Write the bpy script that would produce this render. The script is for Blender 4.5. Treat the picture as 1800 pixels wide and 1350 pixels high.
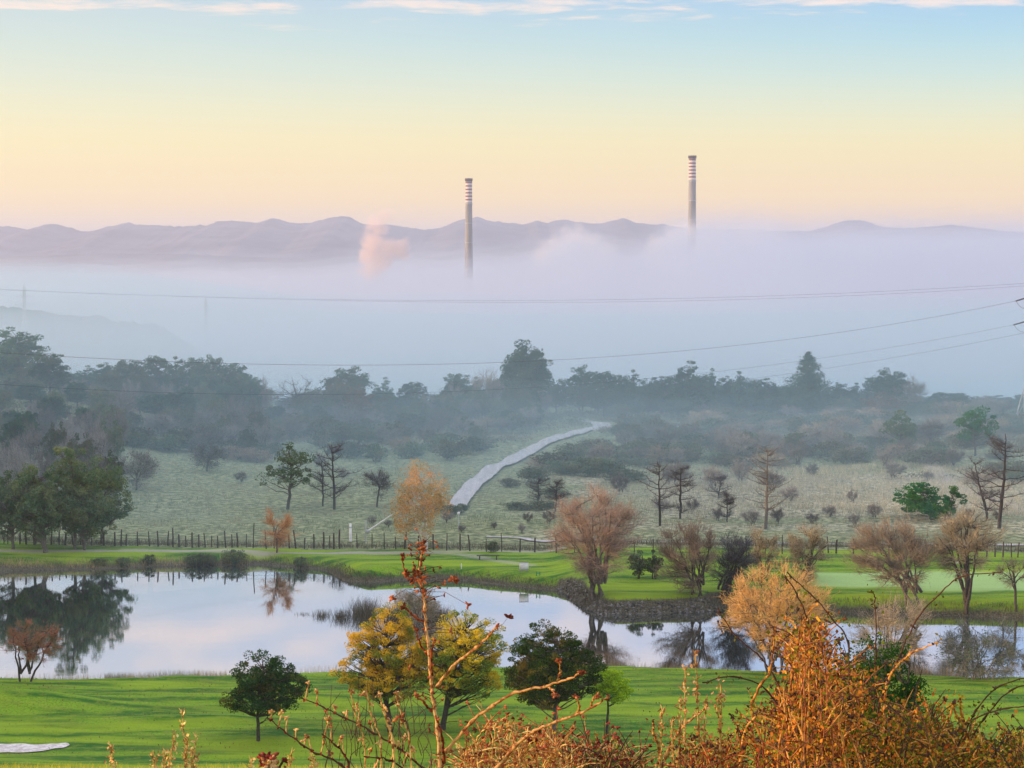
import bpy, math, random
import numpy as np
from mathutils import Vector, Matrix, noise as mnoise

# ------------------------------------------------------------------ camera
F, HZ, CH = 4234.0, 450.0, 33.0           # focal length in photo pixels, horizon row, eye height over the pond
PITCH = math.atan((675.0 - HZ) / F)
sc = bpy.context.scene
for o in list(bpy.data.objects):
    bpy.data.objects.remove(o)
C = sc.collection
cam = bpy.data.objects.new('camera', bpy.data.cameras.new('camera'))
C.objects.link(cam)
cam.data.sensor_width = 36.0
cam.data.lens = 36.0 * F / 1800.0
cam.data.clip_start = 0.1
cam.data.clip_end = 60000.0
cam.location = (0, 0, CH)
cam.rotation_euler = (math.radians(90) - PITCH, 0, 0)
sc.camera = cam

# ------------------------------------------------------------------ light
SUN_EL, SUN_AZ = math.radians(6.0), math.radians(-97.0)      # azimuth from the view direction, minus is towards the left
sdir = Vector((math.sin(SUN_AZ) * math.cos(SUN_EL), math.cos(SUN_AZ) * math.cos(SUN_EL), math.sin(SUN_EL)))
sl = bpy.data.lights.new('sun', 'SUN')
sl.energy = 5.0
sl.angle = math.radians(0.5)
sl.color = (1.0, 0.62, 0.33)
sun = bpy.data.objects.new('sun', sl)
C.objects.link(sun)
sun.rotation_euler = sdir.to_track_quat('Z', 'Y').to_euler()

world = bpy.data.worlds.new('World')
sc.world = world
world.use_nodes = True
wt = world.node_tree
wt.nodes.clear()
WN, WL = wt.nodes.new, wt.links.new


def wmath(op, a, b=None, c=None):
    n = WN('ShaderNodeMath'); n.operation = op
    for i, v in enumerate((a, b, c)):
        if v is None: continue
        if isinstance(v, (int, float)): n.inputs[i].default_value = v
        else: WL(v, n.inputs[i])
    return n.outputs[0]


def wmix(f, a, b, mode='MIX'):
    n = WN('ShaderNodeMix'); n.data_type = 'RGBA'; n.blend_type = mode
    for i, v in ((0, f), (6, a), (7, b)):
        if isinstance(v, (int, float)): n.inputs[i].default_value = v
        elif isinstance(v, tuple): n.inputs[i].default_value = (*v, 1)
        else: WL(v, n.inputs[i])
    return n.outputs[2]


def lin(r, g, b):
    return tuple(((v / 255) / 12.92 if v / 255 <= 0.04045 else ((v / 255 + 0.055) / 1.055) ** 2.4) for v in (r, g, b))


tc = WN('ShaderNodeTexCoord')
sx = WN('ShaderNodeSeparateXYZ'); WL(tc.outputs['Generated'], sx.inputs[0])
X, Y, Z = sx.outputs
el = wmath('DIVIDE', Z, 0.5)
ramp = WN('ShaderNodeValToRGB'); WL(el, ramp.inputs[0])
SKY = [  # sine of elevation, colour, gain
    (0.000, (255, 192, 92), 1.34), (0.012, (255, 198, 90), 1.28), (0.022, (255, 210, 100), 1.12),
    (0.034, (252, 222, 138), 0.93), (0.047, (240, 226, 158), 0.90), (0.060, (216, 224, 188), 0.88),
    (0.074, (184, 216, 212), 0.86), (0.089, (150, 204, 226), 0.84), (0.106, (120, 184, 232), 0.84),
    (0.150, (146, 178, 228), 0.92), (0.240, (165, 186, 230), 0.98), (0.40, (190, 205, 235), 1.6)]  # top stop, out of view, raised as extra light on fog, mist and lawn
cr = ramp.color_ramp
while len(cr.elements) < len(SKY): cr.elements.new(0.5)
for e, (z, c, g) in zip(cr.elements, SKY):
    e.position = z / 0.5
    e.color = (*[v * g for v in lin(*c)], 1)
# the side towards the sun is warmer and paler
warm = wmath('MULTIPLY_ADD', X, -1.6, 0.30)
warm.node.use_clamp = True
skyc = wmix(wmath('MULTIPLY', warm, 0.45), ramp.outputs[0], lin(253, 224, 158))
# thin high cloud: streaks seen edge on, more of it higher up
den = wmath('MAXIMUM', wmath('ADD', Z, 0.012), 0.012)
cx, cy = wmath('DIVIDE', X, den), wmath('DIVIDE', Y, den)
cv = WN('ShaderNodeCombineXYZ'); WL(cx, cv.inputs[0]); WL(cy, cv.inputs[1])
n1 = WN('ShaderNodeTexNoise'); WL(cv.outputs[0], n1.inputs[0])
n1.inputs['Scale'].default_value = 2.6; n1.inputs['Detail'].default_value = 7; n1.inputs['Roughness'].default_value = 0.62
n1.inputs['Distortion'].default_value = 0.3
n2 = WN('ShaderNodeTexNoise'); WL(cv.outputs[0], n2.inputs[0])
n2.inputs['Scale'].default_value = 0.7; n2.inputs['Detail'].default_value = 3
cov = WN('ShaderNodeMapRange'); cov.interpolation_type = 'SMOOTHSTEP'
WL(Z, cov.inputs[0]); cov.inputs[1].default_value = 0.086; cov.inputs[2].default_value = 0.104
cov.inputs[3].default_value = -0.20; cov.inputs[4].default_value = 0.02
dn = wmath('ADD', wmath('ADD', wmath('MULTIPLY', n1.outputs[0], 0.7), wmath('MULTIPLY', n2.outputs[0], 0.3)), cov.outputs[0])
cm = WN('ShaderNodeMapRange'); cm.interpolation_type = 'SMOOTHSTEP'
WL(dn, cm.inputs[0]); cm.inputs[1].default_value = 0.47; cm.inputs[2].default_value = 0.62
ccol = wmix(n2.outputs[0], lin(214, 196, 204), lin(255, 224, 192))
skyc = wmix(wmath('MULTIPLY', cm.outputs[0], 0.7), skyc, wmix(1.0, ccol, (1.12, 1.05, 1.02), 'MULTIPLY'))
nis = WN('ShaderNodeTexSky'); nis.sky_type = 'NISHITA'; nis.sun_disc = False
nis.sun_elevation = SUN_EL; nis.sun_rotation = SUN_AZ
bg1 = WN('ShaderNodeBackground'); WL(nis.outputs[0], bg1.inputs[0]); bg1.inputs[1].default_value = 0.05
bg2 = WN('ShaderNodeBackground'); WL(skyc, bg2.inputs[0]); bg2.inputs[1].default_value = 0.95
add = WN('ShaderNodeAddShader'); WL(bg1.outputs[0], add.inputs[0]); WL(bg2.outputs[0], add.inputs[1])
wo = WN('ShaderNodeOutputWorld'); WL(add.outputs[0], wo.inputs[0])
world.cycles.sampling_method = 'MANUAL'
world.cycles.sample_map_resolution = 1024

sc.view_settings.view_transform = 'Standard'
sc.view_settings.look = 'None'
sc.view_settings.exposure = 0.27
sc.view_settings.gamma = 1.0
sc.cycles.use_denoising = True
sc.cycles.denoiser = 'OPENIMAGEDENOISE'
sc.cycles.max_bounces = 6
sc.cycles.diffuse_bounces = 2
sc.cycles.glossy_bounces = 2
sc.cycles.transmission_bounces = 3
sc.cycles.volume_bounces = 2
sc.cycles.transparent_max_bounces = 8
sc.cycles.caustics_reflective = False
sc.cycles.caustics_refractive = False
sc.cycles.volume_step_rate = 1.0
sc.cycles.volume_max_steps = 256


# ------------------------------------------------------------------ geometry of the view
FWD = Vector((0, math.cos(PITCH), -math.sin(PITCH)))
UP = Vector((0, math.sin(PITCH), math.cos(PITCH)))


def ray(px, py):
    return FWD * F + UP * (675.0 - py) + Vector((px - 900.0, 0, 0))


def at(px, py, D):
    """world point of a photo pixel at distance D ahead"""
    d = ray(px, py)
    return Vector((0, 0, CH)) + d * (D / d.y)


def gp(px, py, z=0.0):
    d = ray(px, py)
    return Vector((0, 0, CH)) + d * ((z - CH) / d.z)


def gps(px, py, z=0.0):
    p = gp(px, py, z)
    return (p.x, p.y)


# value noise, vectorised
def vnoise(x, y, seed=0):
    xi, yi = np.floor(x).astype(np.int64), np.floor(y).astype(np.int64)
    fx, fy = x - xi, y - yi
    fx, fy = fx * fx * (3 - 2 * fx), fy * fy * (3 - 2 * fy)

    def h(a, b):
        n = (a * 374761393 + b * 668265263 + seed * 1442695041) & 0xffffffff
        n = ((n ^ (n >> 13)) * 1274126177) & 0xffffffff
        return ((n ^ (n >> 16)) & 0xffff) / 65535.0
    return (h(xi, yi) * (1 - fx) + h(xi + 1, yi) * fx) * (1 - fy) + (h(xi, yi + 1) * (1 - fx) + h(xi + 1, yi + 1) * fx) * fy


def fbm(x, y, seed=0, oct=4, gain=0.5):
    r, a, s = 0.0, 1.0, 0.0
    for k in range(oct):
        r = r + a * (vnoise(x * 2 ** k + 17.3 * k, y * 2 ** k + 5.1 * k, seed + k) - 0.5)
        s += a; a *= gain
    return r / s * 2


def sstep(a, b, x):
    t = np.clip((x - a) / (b - a), 0, 1)
    return t * t * (3 - 2 * t)


def poly_dist(poly, x, y):
    """signed distance to a polygon, minus inside"""
    P = np.array(poly)
    d = np.full(x.shape, 1e9); ins = np.zeros(x.shape, bool)
    n = len(P)
    for i in range(n):
        a, b = P[i], P[(i + 1) % n]
        e = b - a
        t = np.clip(((x - a[0]) * e[0] + (y - a[1]) * e[1]) / max(e @ e, 1e-9), 0, 1)
        d = np.minimum(d, np.hypot(x - a[0] - t * e[0], y - a[1] - t * e[1]))
        c = ((a[1] > y) != (b[1] > y)) & (x < (b[0] - a[0]) * (y - a[1]) / (b[1] - a[1] + 1e-12) + a[0])
        ins ^= c
    return np.where(ins, -d, d)


def line_dist(pts, x, y):
    P = np.array(pts); d = np.full(x.shape, 1e9)
    for a, b in zip(P[:-1], P[1:]):
        e = b - a
        t = np.clip(((x - a[0]) * e[0] + (y - a[1]) * e[1]) / max(e @ e, 1e-9), 0, 1)
        d = np.minimum(d, np.hypot(x - a[0] - t * e[0], y - a[1] - t * e[1]))
    return d


POND_PX = [(-320, 1215), (0, 1202), (90, 1201), (180, 1200), (300, 1197), (420, 1193), (560, 1187), (700, 1184), (850, 1180), (1000, 1178),
           (1100, 1178), (1220, 1183), (1330, 1188), (1500, 1194), (1650, 1196), (1800, 1200), (2100, 1212),
           (2150, 1098), (1900, 1090), (1800, 1086), (1700, 1083), (1600, 1081), (1500, 1078), (1400, 1074), (1320, 1070), (1272, 1066),
           (1262, 1074), (1200, 1077), (1120, 1079), (1065, 1081), (1030, 1072), (1008, 1058), (998, 1044), (978, 1038), (930, 1034),
           (880, 1028), (820, 1021), (760, 1019), (700, 1021), (650, 1024), (605, 1021), (588, 1010), (572, 1003), (540, 999),
           (500, 996), (455, 992), (420, 994), (380, 993), (320, 995), (260, 996), (215, 999), (120, 1001), (0, 1003), (-320, 1008)]
POND = [gps(*p) for p in POND_PX]


def gl(pts, z=0.8):
    return [gps(px, py, z) for px, py in pts]


ROAD = gl([(797, 899), (801, 892), (806, 884), (832, 853), (868, 825), (925, 800), (978, 783), (1026, 768), (1060, 757), (1052, 751), (1012, 748)], 1.0)
TRACK = gl([(856, 946), (900, 948), (980, 958), (1100, 963), (1300, 965), (1500, 967), (1650, 968), (1850, 969), (2200, 972)], 1.0)
PATH = gl([(-200, 975), (60, 974), (250, 970), (330, 971), (470, 973), (620, 973), (760, 974), (980, 975)], 0.9)
SPUR = gl([(745, 974), (800, 978), (850, 986), (900, 994), (930, 997)], 0.9)
DIRT = gl([(1598, 798), (1625, 820), (1648, 845), (1672, 862), (1720, 882), (1800, 905), (1900, 925)], 1.0)
FENCE_Y = None


def height(x, y):
    x = np.asarray(x, float); y = np.asarray(y, float)
    hill = np.interp(y, [-40, 0, 5, 14, 30, 44, 52, 60, 80, 110, 138, 152], [31.6, 31.2, 30.6, 28.4, 25.6, 23.35, 21.9, 20.0, 14.0, 6.5, 1.6, 0.0])
    hill = hill + np.where(y < 150, 0.5 * fbm(x * 0.11, y * 0.11, 3) * sstep(15, 35, y) * sstep(150, 60, y) * 0.7, 0)
    u = x / np.maximum(y, 20.0)
    flat = 0.55 + 0.30 * fbm(x * 0.07, y * 0.2, 11) + 0.10 * fbm(x * 0.35, y * 0.5, 12, 3)
    # mounds round the bunker
    for mx, my, rx, ry, hh in ((-36, 170.5, 8, 2.6, 1.15), (-24, 165.5, 7, 2.2, 0.45), (-20, 174, 10, 2.2, 0.3), (12, 172, 9, 2.5, 0.25), (28, 178, 10, 3, 0.3)):
        flat = flat + hh * np.exp(-((x - mx) / rx) ** 2 - ((y - my) / ry) ** 2)
    flat = flat - 0.45 * np.exp(-((x + 33.5) / 3.2) ** 2 - ((y - 157.5) / 2.2) ** 2)
    far = sstep(225, 262, y)
    flat = flat + far * 0.5 * fbm(x * 0.04, y * 0.05, 21, 3)
    flat = flat + sstep(285, 470, y) * (0.6 + 0.9 * fbm(x * 0.03, y * 0.03, 22, 4))
    # the wooded rise at the left, a small one at the right
    flat = flat + 6.5 * sstep(-0.09, -0.20, u) * sstep(300, 430, y) + 1.0 * sstep(0.1, 0.2, u) * sstep(330, 400, y) * sstep(480, 440, y)
    d = poly_dist(POND, x, y) + np.where(y < 205, 0.45, 0.2) * fbm(x * 0.45, y * 0.45, 44, 3)
    bank = 0.35 * sstep(0, 2.5, d) * (0.3 + sstep(230, 240, y))
    rb = sstep(3.0, 7.0, x) * (y > 205)                       # the higher bank on the right
    bank = bank + rb * sstep(0.1, 1.4, d) * 0.55
    z = np.where(d < 0, -0.9 * sstep(0, 1.6, -d), 0.0)
    land = flat * sstep(-0.1, 3.0, d) + bank + 0.12 * sstep(-0.2, 0.4, d)
    z = np.where(d < 0, z + 0.12 * sstep(-0.2, 0.4, d), land)
    # the sheltering ridge outside the frame on the sunward side keeps the valley in shade
    ridge_x = -0.2126 * y - 52
    rr = np.exp(-((x - ridge_x) / 26.0) ** 2) * sstep(60, 110, y) * sstep(520, 360, y) * (11.6 + 5.4 * sstep(185, 235, y)) / 17.0
    z = z + rr * 17.0
    z = np.where(y < 152, np.maximum(hill, -2) + 0.0 * z + sstep(130, 152, y) * np.maximum(z, 0.2) + rr * 17.0 * (1 - sstep(130, 152, y)), z)
    # beyond the tree line the ground drops into the fog valley
    drop = sstep(478, 1200, y)
    z = z * (1 - drop) - 75.0 * drop + drop * 12 * fbm(x * 0.004, y * 0.004, 31)
    return z


def hgt(x, y):
    return float(height(np.array([x]), np.array([y]))[0])


_ys = np.concatenate([np.arange(52, 520, 0.5)])


def ground(px, py):
    """the first point of the ground seen through a photo pixel"""
    d = ray(px, py)
    xs = d.x / d.y * _ys; zs = CH + d.z / d.y * _ys
    h = height(xs, _ys)
    k = np.argmax((zs <= h) & (_ys > 140))
    if zs[k] > h[k]: k = len(_ys) - 1
    return Vector((xs[k], _ys[k], h[k]))


# ------------------------------------------------------------------ object helpers
def tag(o, label=None, cat=None, group=None, kind=None):
    if label: o['label'] = label
    if cat: o['category'] = cat
    if group: o['group'] = group
    if kind: o['kind'] = kind
    return o


def mesh_obj(name, verts, faces, mats, parent=None, smooth=False, mat_idx=None, loc=None):
    me = bpy.data.meshes.new(name)
    verts = np.asarray(verts, np.float32).reshape(-1, 3)
    if isinstance(faces, np.ndarray):
        nf, k = faces.shape
        me.vertices.add(len(verts)); me.vertices.foreach_set('co', verts.ravel())
        me.loops.add(nf * k); me.loops.foreach_set('vertex_index', faces.astype(np.int32).ravel())
        me.polygons.add(nf)
        me.polygons.foreach_set('loop_start', np.arange(0, nf * k, k, dtype=np.int32))
        me.polygons.foreach_set('loop_total', np.full(nf, k, np.int32))
        me.update(calc_edges=True)
    else:
        me.from_pydata(verts.tolist(), [], faces); me.update()
    for m in (mats if isinstance(mats, (list, tuple)) else [mats]):
        me.materials.append(m)
    if mat_idx is not None:
        me.polygons.foreach_set('material_index', np.asarray(mat_idx, np.int32))
    if smooth:
        me.polygons.foreach_set('use_smooth', np.ones(len(me.polygons), bool))
    o = bpy.data.objects.new(name, me)
    C.objects.link(o)
    if parent: o.parent = parent
    if loc is not None: o.location = loc
    return o


def empty(name, loc=(0, 0, 0), rz=0.0):
    o = bpy.data.objects.new(name, None)
    C.objects.link(o)
    o.location = loc; o.rotation_euler = (0, 0, rz); o.empty_display_size = 0.5
    return o


def grid_faces(nr, nc):
    i = np.arange(nr - 1)[:, None] * nc + np.arange(nc - 1)[None, :]
    i = i.ravel()
    return np.stack([i, i + 1, i + nc + 1, i + nc], 1)


# ------------------------------------------------------------------ material helpers
class MT:
    def __init__(self, name):
        self.m = bpy.data.materials.new(name)
        self.m.use_nodes = True
        self.t = self.m.node_tree
        self.t.nodes.clear()
        self.out = self.t.nodes.new('ShaderNodeOutputMaterial')

    def n(self, typ, **kw):
        nd = self.t.nodes.new(typ)
        for k, v in kw.items(): setattr(nd, k, v)
        return nd

    def l(self, a, b): self.t.links.new(a, b)

    def s(self, sock, v):
        if v is None: return
        if isinstance(v, (int, float)): sock.default_value = v
        elif isinstance(v, tuple): sock.default_value = (*v, 1) if len(v) == 3 and sock.type == 'RGBA' else v
        else: self.l(v, sock)

    def math(self, op, a, b=None, c=None, clamp=False):
        nd = self.n('ShaderNodeMath', operation=op, use_clamp=clamp)
        for i, v in enumerate((a, b, c)): self.s(nd.inputs[i], v)
        return nd.outputs[0]

    def mix(self, f, a, b, mode='MIX'):
        nd = self.n('ShaderNodeMix', data_type='RGBA', blend_type=mode)
        self.s(nd.inputs[0], f); self.s(nd.inputs[6], a); self.s(nd.inputs[7], b)
        return nd.outputs[2]

    def noise(self, vec, scale, detail=3, rough=0.5):
        nd = self.n('ShaderNodeTexNoise')
        if vec is not None: self.l(vec, nd.inputs[0])
        nd.inputs['Scale'].default_value = scale; nd.inputs['Detail'].default_value = detail
        nd.inputs['Roughness'].default_value = rough
        return nd.outputs[0]

    def rng(self, v, a, b, c=0.0, d=1.0, smooth=True):
        nd = self.n('ShaderNodeMapRange')
        if smooth: nd.interpolation_type = 'SMOOTHSTEP'
        self.s(nd.inputs[0], v)
        for i, q in enumerate((a, b, c, d)): self.s(nd.inputs[i + 1], q)
        return nd.outputs[0]

    def scaled(self, vec, s):
        nd = self.n('ShaderNodeVectorMath', operation='MULTIPLY')
        self.l(vec, nd.inputs[0]); nd.inputs[1].default_value = s
        return nd.outputs[0]

    def bsdf(self, col, rough=0.8, normal=None, spec=0.3, **kw):
        b = self.n('ShaderNodeBsdfPrincipled')
        self.s(b.inputs['Base Color'], col); self.s(b.inputs['Roughness'], rough)
        b.inputs['Specular IOR Level'].default_value = spec
        if normal is not None: self.l(normal, b.inputs['Normal'])
        for k, v in kw.items(): self.s(b.inputs[k], v)
        self.l(b.outputs[0], self.out.inputs[0])
        return self.m

    def bump(self, h, strength=0.5, dist=0.1):
        b = self.n('ShaderNodeBump'); b.inputs['Strength'].default_value = strength
        b.inputs['Distance'].default_value = dist
        self.l(h, b.inputs['Height'])
        return b.outputs[0]


def simple_mat(name, col, rough=0.8, vary=0.25, scale=3.0, spec=0.3):
    m = MT(name)
    tcn = m.n('ShaderNodeTexCoord')
    f = m.noise(tcn.outputs['Object'], scale, 4, 0.6)
    c = m.mix(m.rng(f, 0.3, 0.7), tuple(v * (1 - vary) for v in col), tuple(min(1, v * (1 + vary)) for v in col))
    return m.bsdf(c, rough, spec=spec)


def volume_mat(name, color, density, aniso=0.0):
    m = MT(name)
    v = m.n('ShaderNodeVolumePrincipled')
    v.inputs['Color'].default_value = (*color, 1)
    v.inputs['Density'].default_value = density
    v.inputs['Anisotropy'].default_value = aniso
    m.l(v.outputs[0], m.out.inputs['Volume'])
    m.m.cycles.homogeneous_volume = True if hasattr(m.m.cycles, 'homogeneous_volume') else False
    return m.m


# ------------------------------------------------------------------ the ground, one sheet
def build_ground():
    u = np.concatenate([np.linspace(-1.9, -0.5, 15)[:-1], np.linspace(-0.5, -0.245, 40)[:-1], np.linspace(-0.245, 0.245, 330)[:-1],
                        np.linspace(0.245, 0.5, 20)[:-1], np.linspace(0.5, 1.9, 15)])
    ys = np.concatenate([np.linspace(-40, 0, 6)[:-1], np.linspace(0, 40, 28)[:-1], np.linspace(40, 66, 40)[:-1], np.linspace(66, 150, 30)[:-1],
                         np.linspace(150, 192, 120)[:-1], np.linspace(192, 214, 24)[:-1], np.linspace(214, 285, 190)[:-1],
                         np.linspace(285, 500, 190)[:-1], np.linspace(500, 1400, 60)[:-1], np.geomspace(1400, 30000, 24)])
    U, Yg = np.meshgrid(u, ys)
    Xg = U * (np.maximum(Yg, 0) + 15.0 * sstep(60, 0, Yg))
    Zg = height(Xg, Yg) - 0.3 * sstep(2.6, 1.4, line_dist(ROAD, Xg, Yg)) * (Yg > 290) - 0.09 * sstep(1.6, 0.8, line_dist(TRACK, Xg, Yg))
    V = np.stack([Xg, Yg, Zg], -1).reshape(-1, 3)
    m = MT('ground_cover')
    geo = m.n('ShaderNodeNewGeometry'); P = geo.outputs['Position']
    Pf = m.scaled(P, (1.0, 1.0, 0.0))

    def attr(nm):
        a = m.n('ShaderNodeAttribute', attribute_name=nm)
        return a
    a1, a2 = attr('cover_a'), attr('cover_b')
    s1 = m.n('ShaderNodeSeparateColor'); m.l(a1.outputs[0], s1.inputs[0])
    s2 = m.n('ShaderNodeSeparateColor'); m.l(a2.outputs[0], s2.inputs[0])
    lawn, green, straw = s1.outputs
    dirt, bank, hillg = s2.outputs
    nb = m.noise(Pf, 0.22, 5, 0.6)
    nm = m.noise(Pf, 1.1, 5, 0.65)
    nf = m.noise(Pf, 6.0, 4, 0.7)
    nstreak = m.noise(m.scaled(P, (0.10, 0.55, 0)), 1.0, 4, 0.6)
    # lawn: streaks and dark patches put undulation shading into the colour
    lc = m.mix(m.rng(nstreak, 0.41, 0.59), (0.035, 0.15, 0.014), (0.22, 0.38, 0.02))
    lc = m.mix(m.rng(nm, 0.48, 0.62, 0, 0.5), lc, (0.24, 0.30, 0.04))
    lc = m.mix(m.rng(nf, 0.47, 0.64, 0, 0.65), lc, (0.03, 0.11, 0.012))
    lc = m.mix(m.rng(m.noise(m.scaled(P, (0.35, 1.6, 0)), 1.0, 5, 0.7), 0.52, 0.72, 0, 0.55), lc, (0.30, 0.38, 0.05))
    lc = m.mix(m.rng(m.noise(m.scaled(P, (0.12, 0.35, 0)), 1.0, 4, 0.65), 0.54, 0.7, 0, 0.5), lc, (0.15, 0.15, 0.045))
    lc = m.mix(m.rng(m.noise(m.scaled(P, (0.05, 0.2, 0)), 1.0, 3, 0.6), 0.48, 0.6, 0, 0.7), lc, (0.29, 0.42, 0.02))
    # rough meadow beyond the fence
    mc = m.mix(m.rng(nm, 0.38, 0.62), (0.09, 0.13, 0.05), (0.38, 0.41, 0.22))
    mc = m.mix(m.rng(nb, 0.45, 0.65, 0, 0.6), mc, (0.19, 0.21, 0.12))
    mc = m.mix(m.rng(nf, 0.5, 0.72, 0, 0.7), mc, (0.06, 0.09, 0.05))
    stc = m.mix(m.rng(nm, 0.42, 0.58), (0.16, 0.18, 0.12), (0.60, 0.55, 0.38))
    stc = m.mix(m.rng(nf, 0.5, 0.7, 0, 0.6), stc, (0.10, 0.11, 0.07))
    c = m.mix(straw, mc, stc)
    c = m.mix(lawn, c, lc)
    gc = m.mix(nf, (0.33, 0.52, 0.17), (0.42, 0.60, 0.22))
    c = m.mix(green, c, gc)
    bc = m.mix(m.rng(nf, 0.4, 0.6), (0.055, 0.05, 0.035), (0.17, 0.16, 0.11))
    c = m.mix(bank, c, bc)
    dc = m.mix(nf, (0.36, 0.33, 0.28), (0.55, 0.51, 0.44))
    c = m.mix(m.math('MULTIPLY', dirt, m.rng(nm, 0.3, 0.5, 0.55, 1)), c, dc)
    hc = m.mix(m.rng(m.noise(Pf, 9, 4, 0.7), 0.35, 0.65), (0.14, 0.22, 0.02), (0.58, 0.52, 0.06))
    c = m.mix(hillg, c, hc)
    hgtn = m.math('ADD', m.math('MULTIPLY', nm, 0.5), m.math('MULTIPLY', nf, 0.25))
    mat = m.bsdf(c, 0.95, m.bump(hgtn, 0.9, 0.5), spec=0.15)
    o = mesh_obj('ground', V, grid_faces(len(ys), len(u)), mat, smooth=True)
    tag(o, kind='structure')
    x, y = V[:, 0], V[:, 1]
    wob = 1.2 * fbm(x * 0.15, y * 0.15, 41, 3)
    px = 900 + F * x / np.maximum(y, 1)
    py = 450 + F * (CH - 1) / np.maximum(y, 1)
    d = poly_dist(POND, x, y)
    fence_py = np.interp(px, [0, 430, 700, 950, 1450, 1800], [962, 967, 969, 975, 979, 984])
    lawn = ((py > fence_py) & (y > 100)).astype(float)
    green = sstep(0.0, 5.0, py - 1016 + wob * 2) * sstep(1044, 1039, py + wob) * sstep(1415, 1450, px + wob * 12) * (y > 200) + \
        0.85 * sstep(0, 3, py - 1018 - (px - 1600) * 0.02) * sstep(1051, 1046, py) * sstep(1590, 1640, px) * (y > 200)
    straw = sstep(842, 852, py + wob * 3) * sstep(925, 912, py + wob * 3) * sstep(1080, 1200, px + wob * 20) * (y > 250)
    straw = np.maximum(straw, 0.6 * sstep(926, 932, py) * sstep(948, 940, py) * sstep(1000, 1150, px) * (y > 250))
    straw = np.maximum(straw, 0.75 * sstep(840, 850, py + wob * 4) * sstep(962, 950, py) * sstep(860, 1000, px + wob * 30) * (y > 250) * np.clip(fbm(x * 0.08, y * 0.12, 61, 3) * 2 + 0.4, 0, 1))
    straw = np.maximum(straw, 0.7 * sstep(780, 790, py) * sstep(830, 815, py) * sstep(1560, 1600, px) * np.clip(fbm(x * 0.05, y * 0.08, 62, 3) * 2 + 0.2, 0, 1) * (y > 300))
    dirt = sstep(1.0, 0.5, line_dist(DIRT, x, y) / 1.6)
    dirt = np.maximum(dirt, 0.75 * sstep(1.3, 0.5, line_dist(PATH, x, y)))
    dirt = np.maximum(dirt, 0.5 * sstep(1.2, 0.4, line_dist(SPUR, x, y)))
    bank = sstep(1.1, 0.6, d + wob * 0.3) * (y > 205) + sstep(0.7, 0.2, d) * (y <= 205)
    bank = np.where((px > 980) & (y > 205) & (px < 1270), sstep(1.9, 1.5, d), bank)
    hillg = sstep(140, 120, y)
    for nmn, (r, g, b) in (('cover_a', (lawn, green, straw)), ('cover_b', (dirt, bank, hillg))):
        ca = o.data.color_attributes.new(nmn, 'FLOAT_COLOR', 'POINT')
        arr = np.stack([np.clip(r, 0, 1), np.clip(g, 0, 1), np.clip(b, 0, 1), np.ones(len(x))], 1).astype(np.float32)
        ca.data.foreach_set('color', arr.ravel())
    return o


build_ground()


def build_pond():
    m = MT('pond_water')
    geo = m.n('ShaderNodeNewGeometry')
    P = m.scaled(geo.outputs['Position'], (0.6, 1.0, 1))
    h = m.math('ADD', m.noise(P, 2.2, 3, 0.55), m.math('MULTIPLY', m.noise(m.scaled(P, (0.25, 0.6, 1)), 0.5, 3, 0.6), 1.5))
    nrm = m.bump(h, 0.07, 0.02)
    g = m.n('ShaderNodeBsdfGlossy'); g.inputs['Roughness'].default_value = 0.015
    g.inputs['Color'].default_value = (0.95, 0.97, 1, 1); m.l(nrm, g.inputs['Normal'])
    d = m.n('ShaderNodeBsdfDiffuse'); d.inputs['Color'].default_value = (0.04, 0.06, 0.055, 1)
    mx = m.n('ShaderNodeMixShader'); mx.inputs[0].default_value = 0.82
    m.l(d.outputs[0], mx.inputs[1]); m.l(g.outputs[0], mx.inputs[2]); m.l(mx.outputs[0], m.out.inputs[0])
    V = [(-95, 178, 0), (120, 178, 0), (120, 262, 0), (-95, 262, 0)]
    o = mesh_obj('pond', V, [(0, 1, 2, 3)], m.m)
    tag(o, kind='structure')


build_pond()


# gravel road and the pale track, sheets laid on the ground
def ribbon(name, pts, w0, w1, mat, dz=0.05, n=160):
    P = np.array(pts)
    seg = np.r_[0, np.cumsum(np.hypot(*np.diff(P, axis=0).T))]
    t = np.linspace(0, seg[-1], n)
    # smooth by cubic-ish resampling
    c = np.stack([np.interp(t, seg, P[:, 0]), np.interp(t, seg, P[:, 1])], 1)
    for _ in range(max(2, n // 12)):
        c[1:-1] = (c[:-2] + 2 * c[1:-1] + c[2:]) / 4
    tg = np.gradient(c, axis=0); tg /= np.linalg.norm(tg, axis=1)[:, None]
    nr = np.stack([-tg[:, 1], tg[:, 0]], 1)
    w = np.linspace(w0, w1, n)[:, None] * np.clip(0.7 + np.linspace(0, 6, n), 0, 1)[:, None] * (1 + 0.05 * fbm(t[:, None] * 0.12, t[:, None] * 0, 5))
    rows = []
    for s in np.linspace(-0.5, 0.5, 7):
        q = c + nr * w * s
        rows.append(np.stack([q[:, 0], q[:, 1], height(q[:, 0], q[:, 1]) + dz + 0.05 * (0.25 - s * s) * 4], 1))
    V = np.stack(rows, 0).reshape(-1, 3)
    return mesh_obj(name, V, grid_faces(7, n)[:, ::-1], mat, smooth=True)


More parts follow.
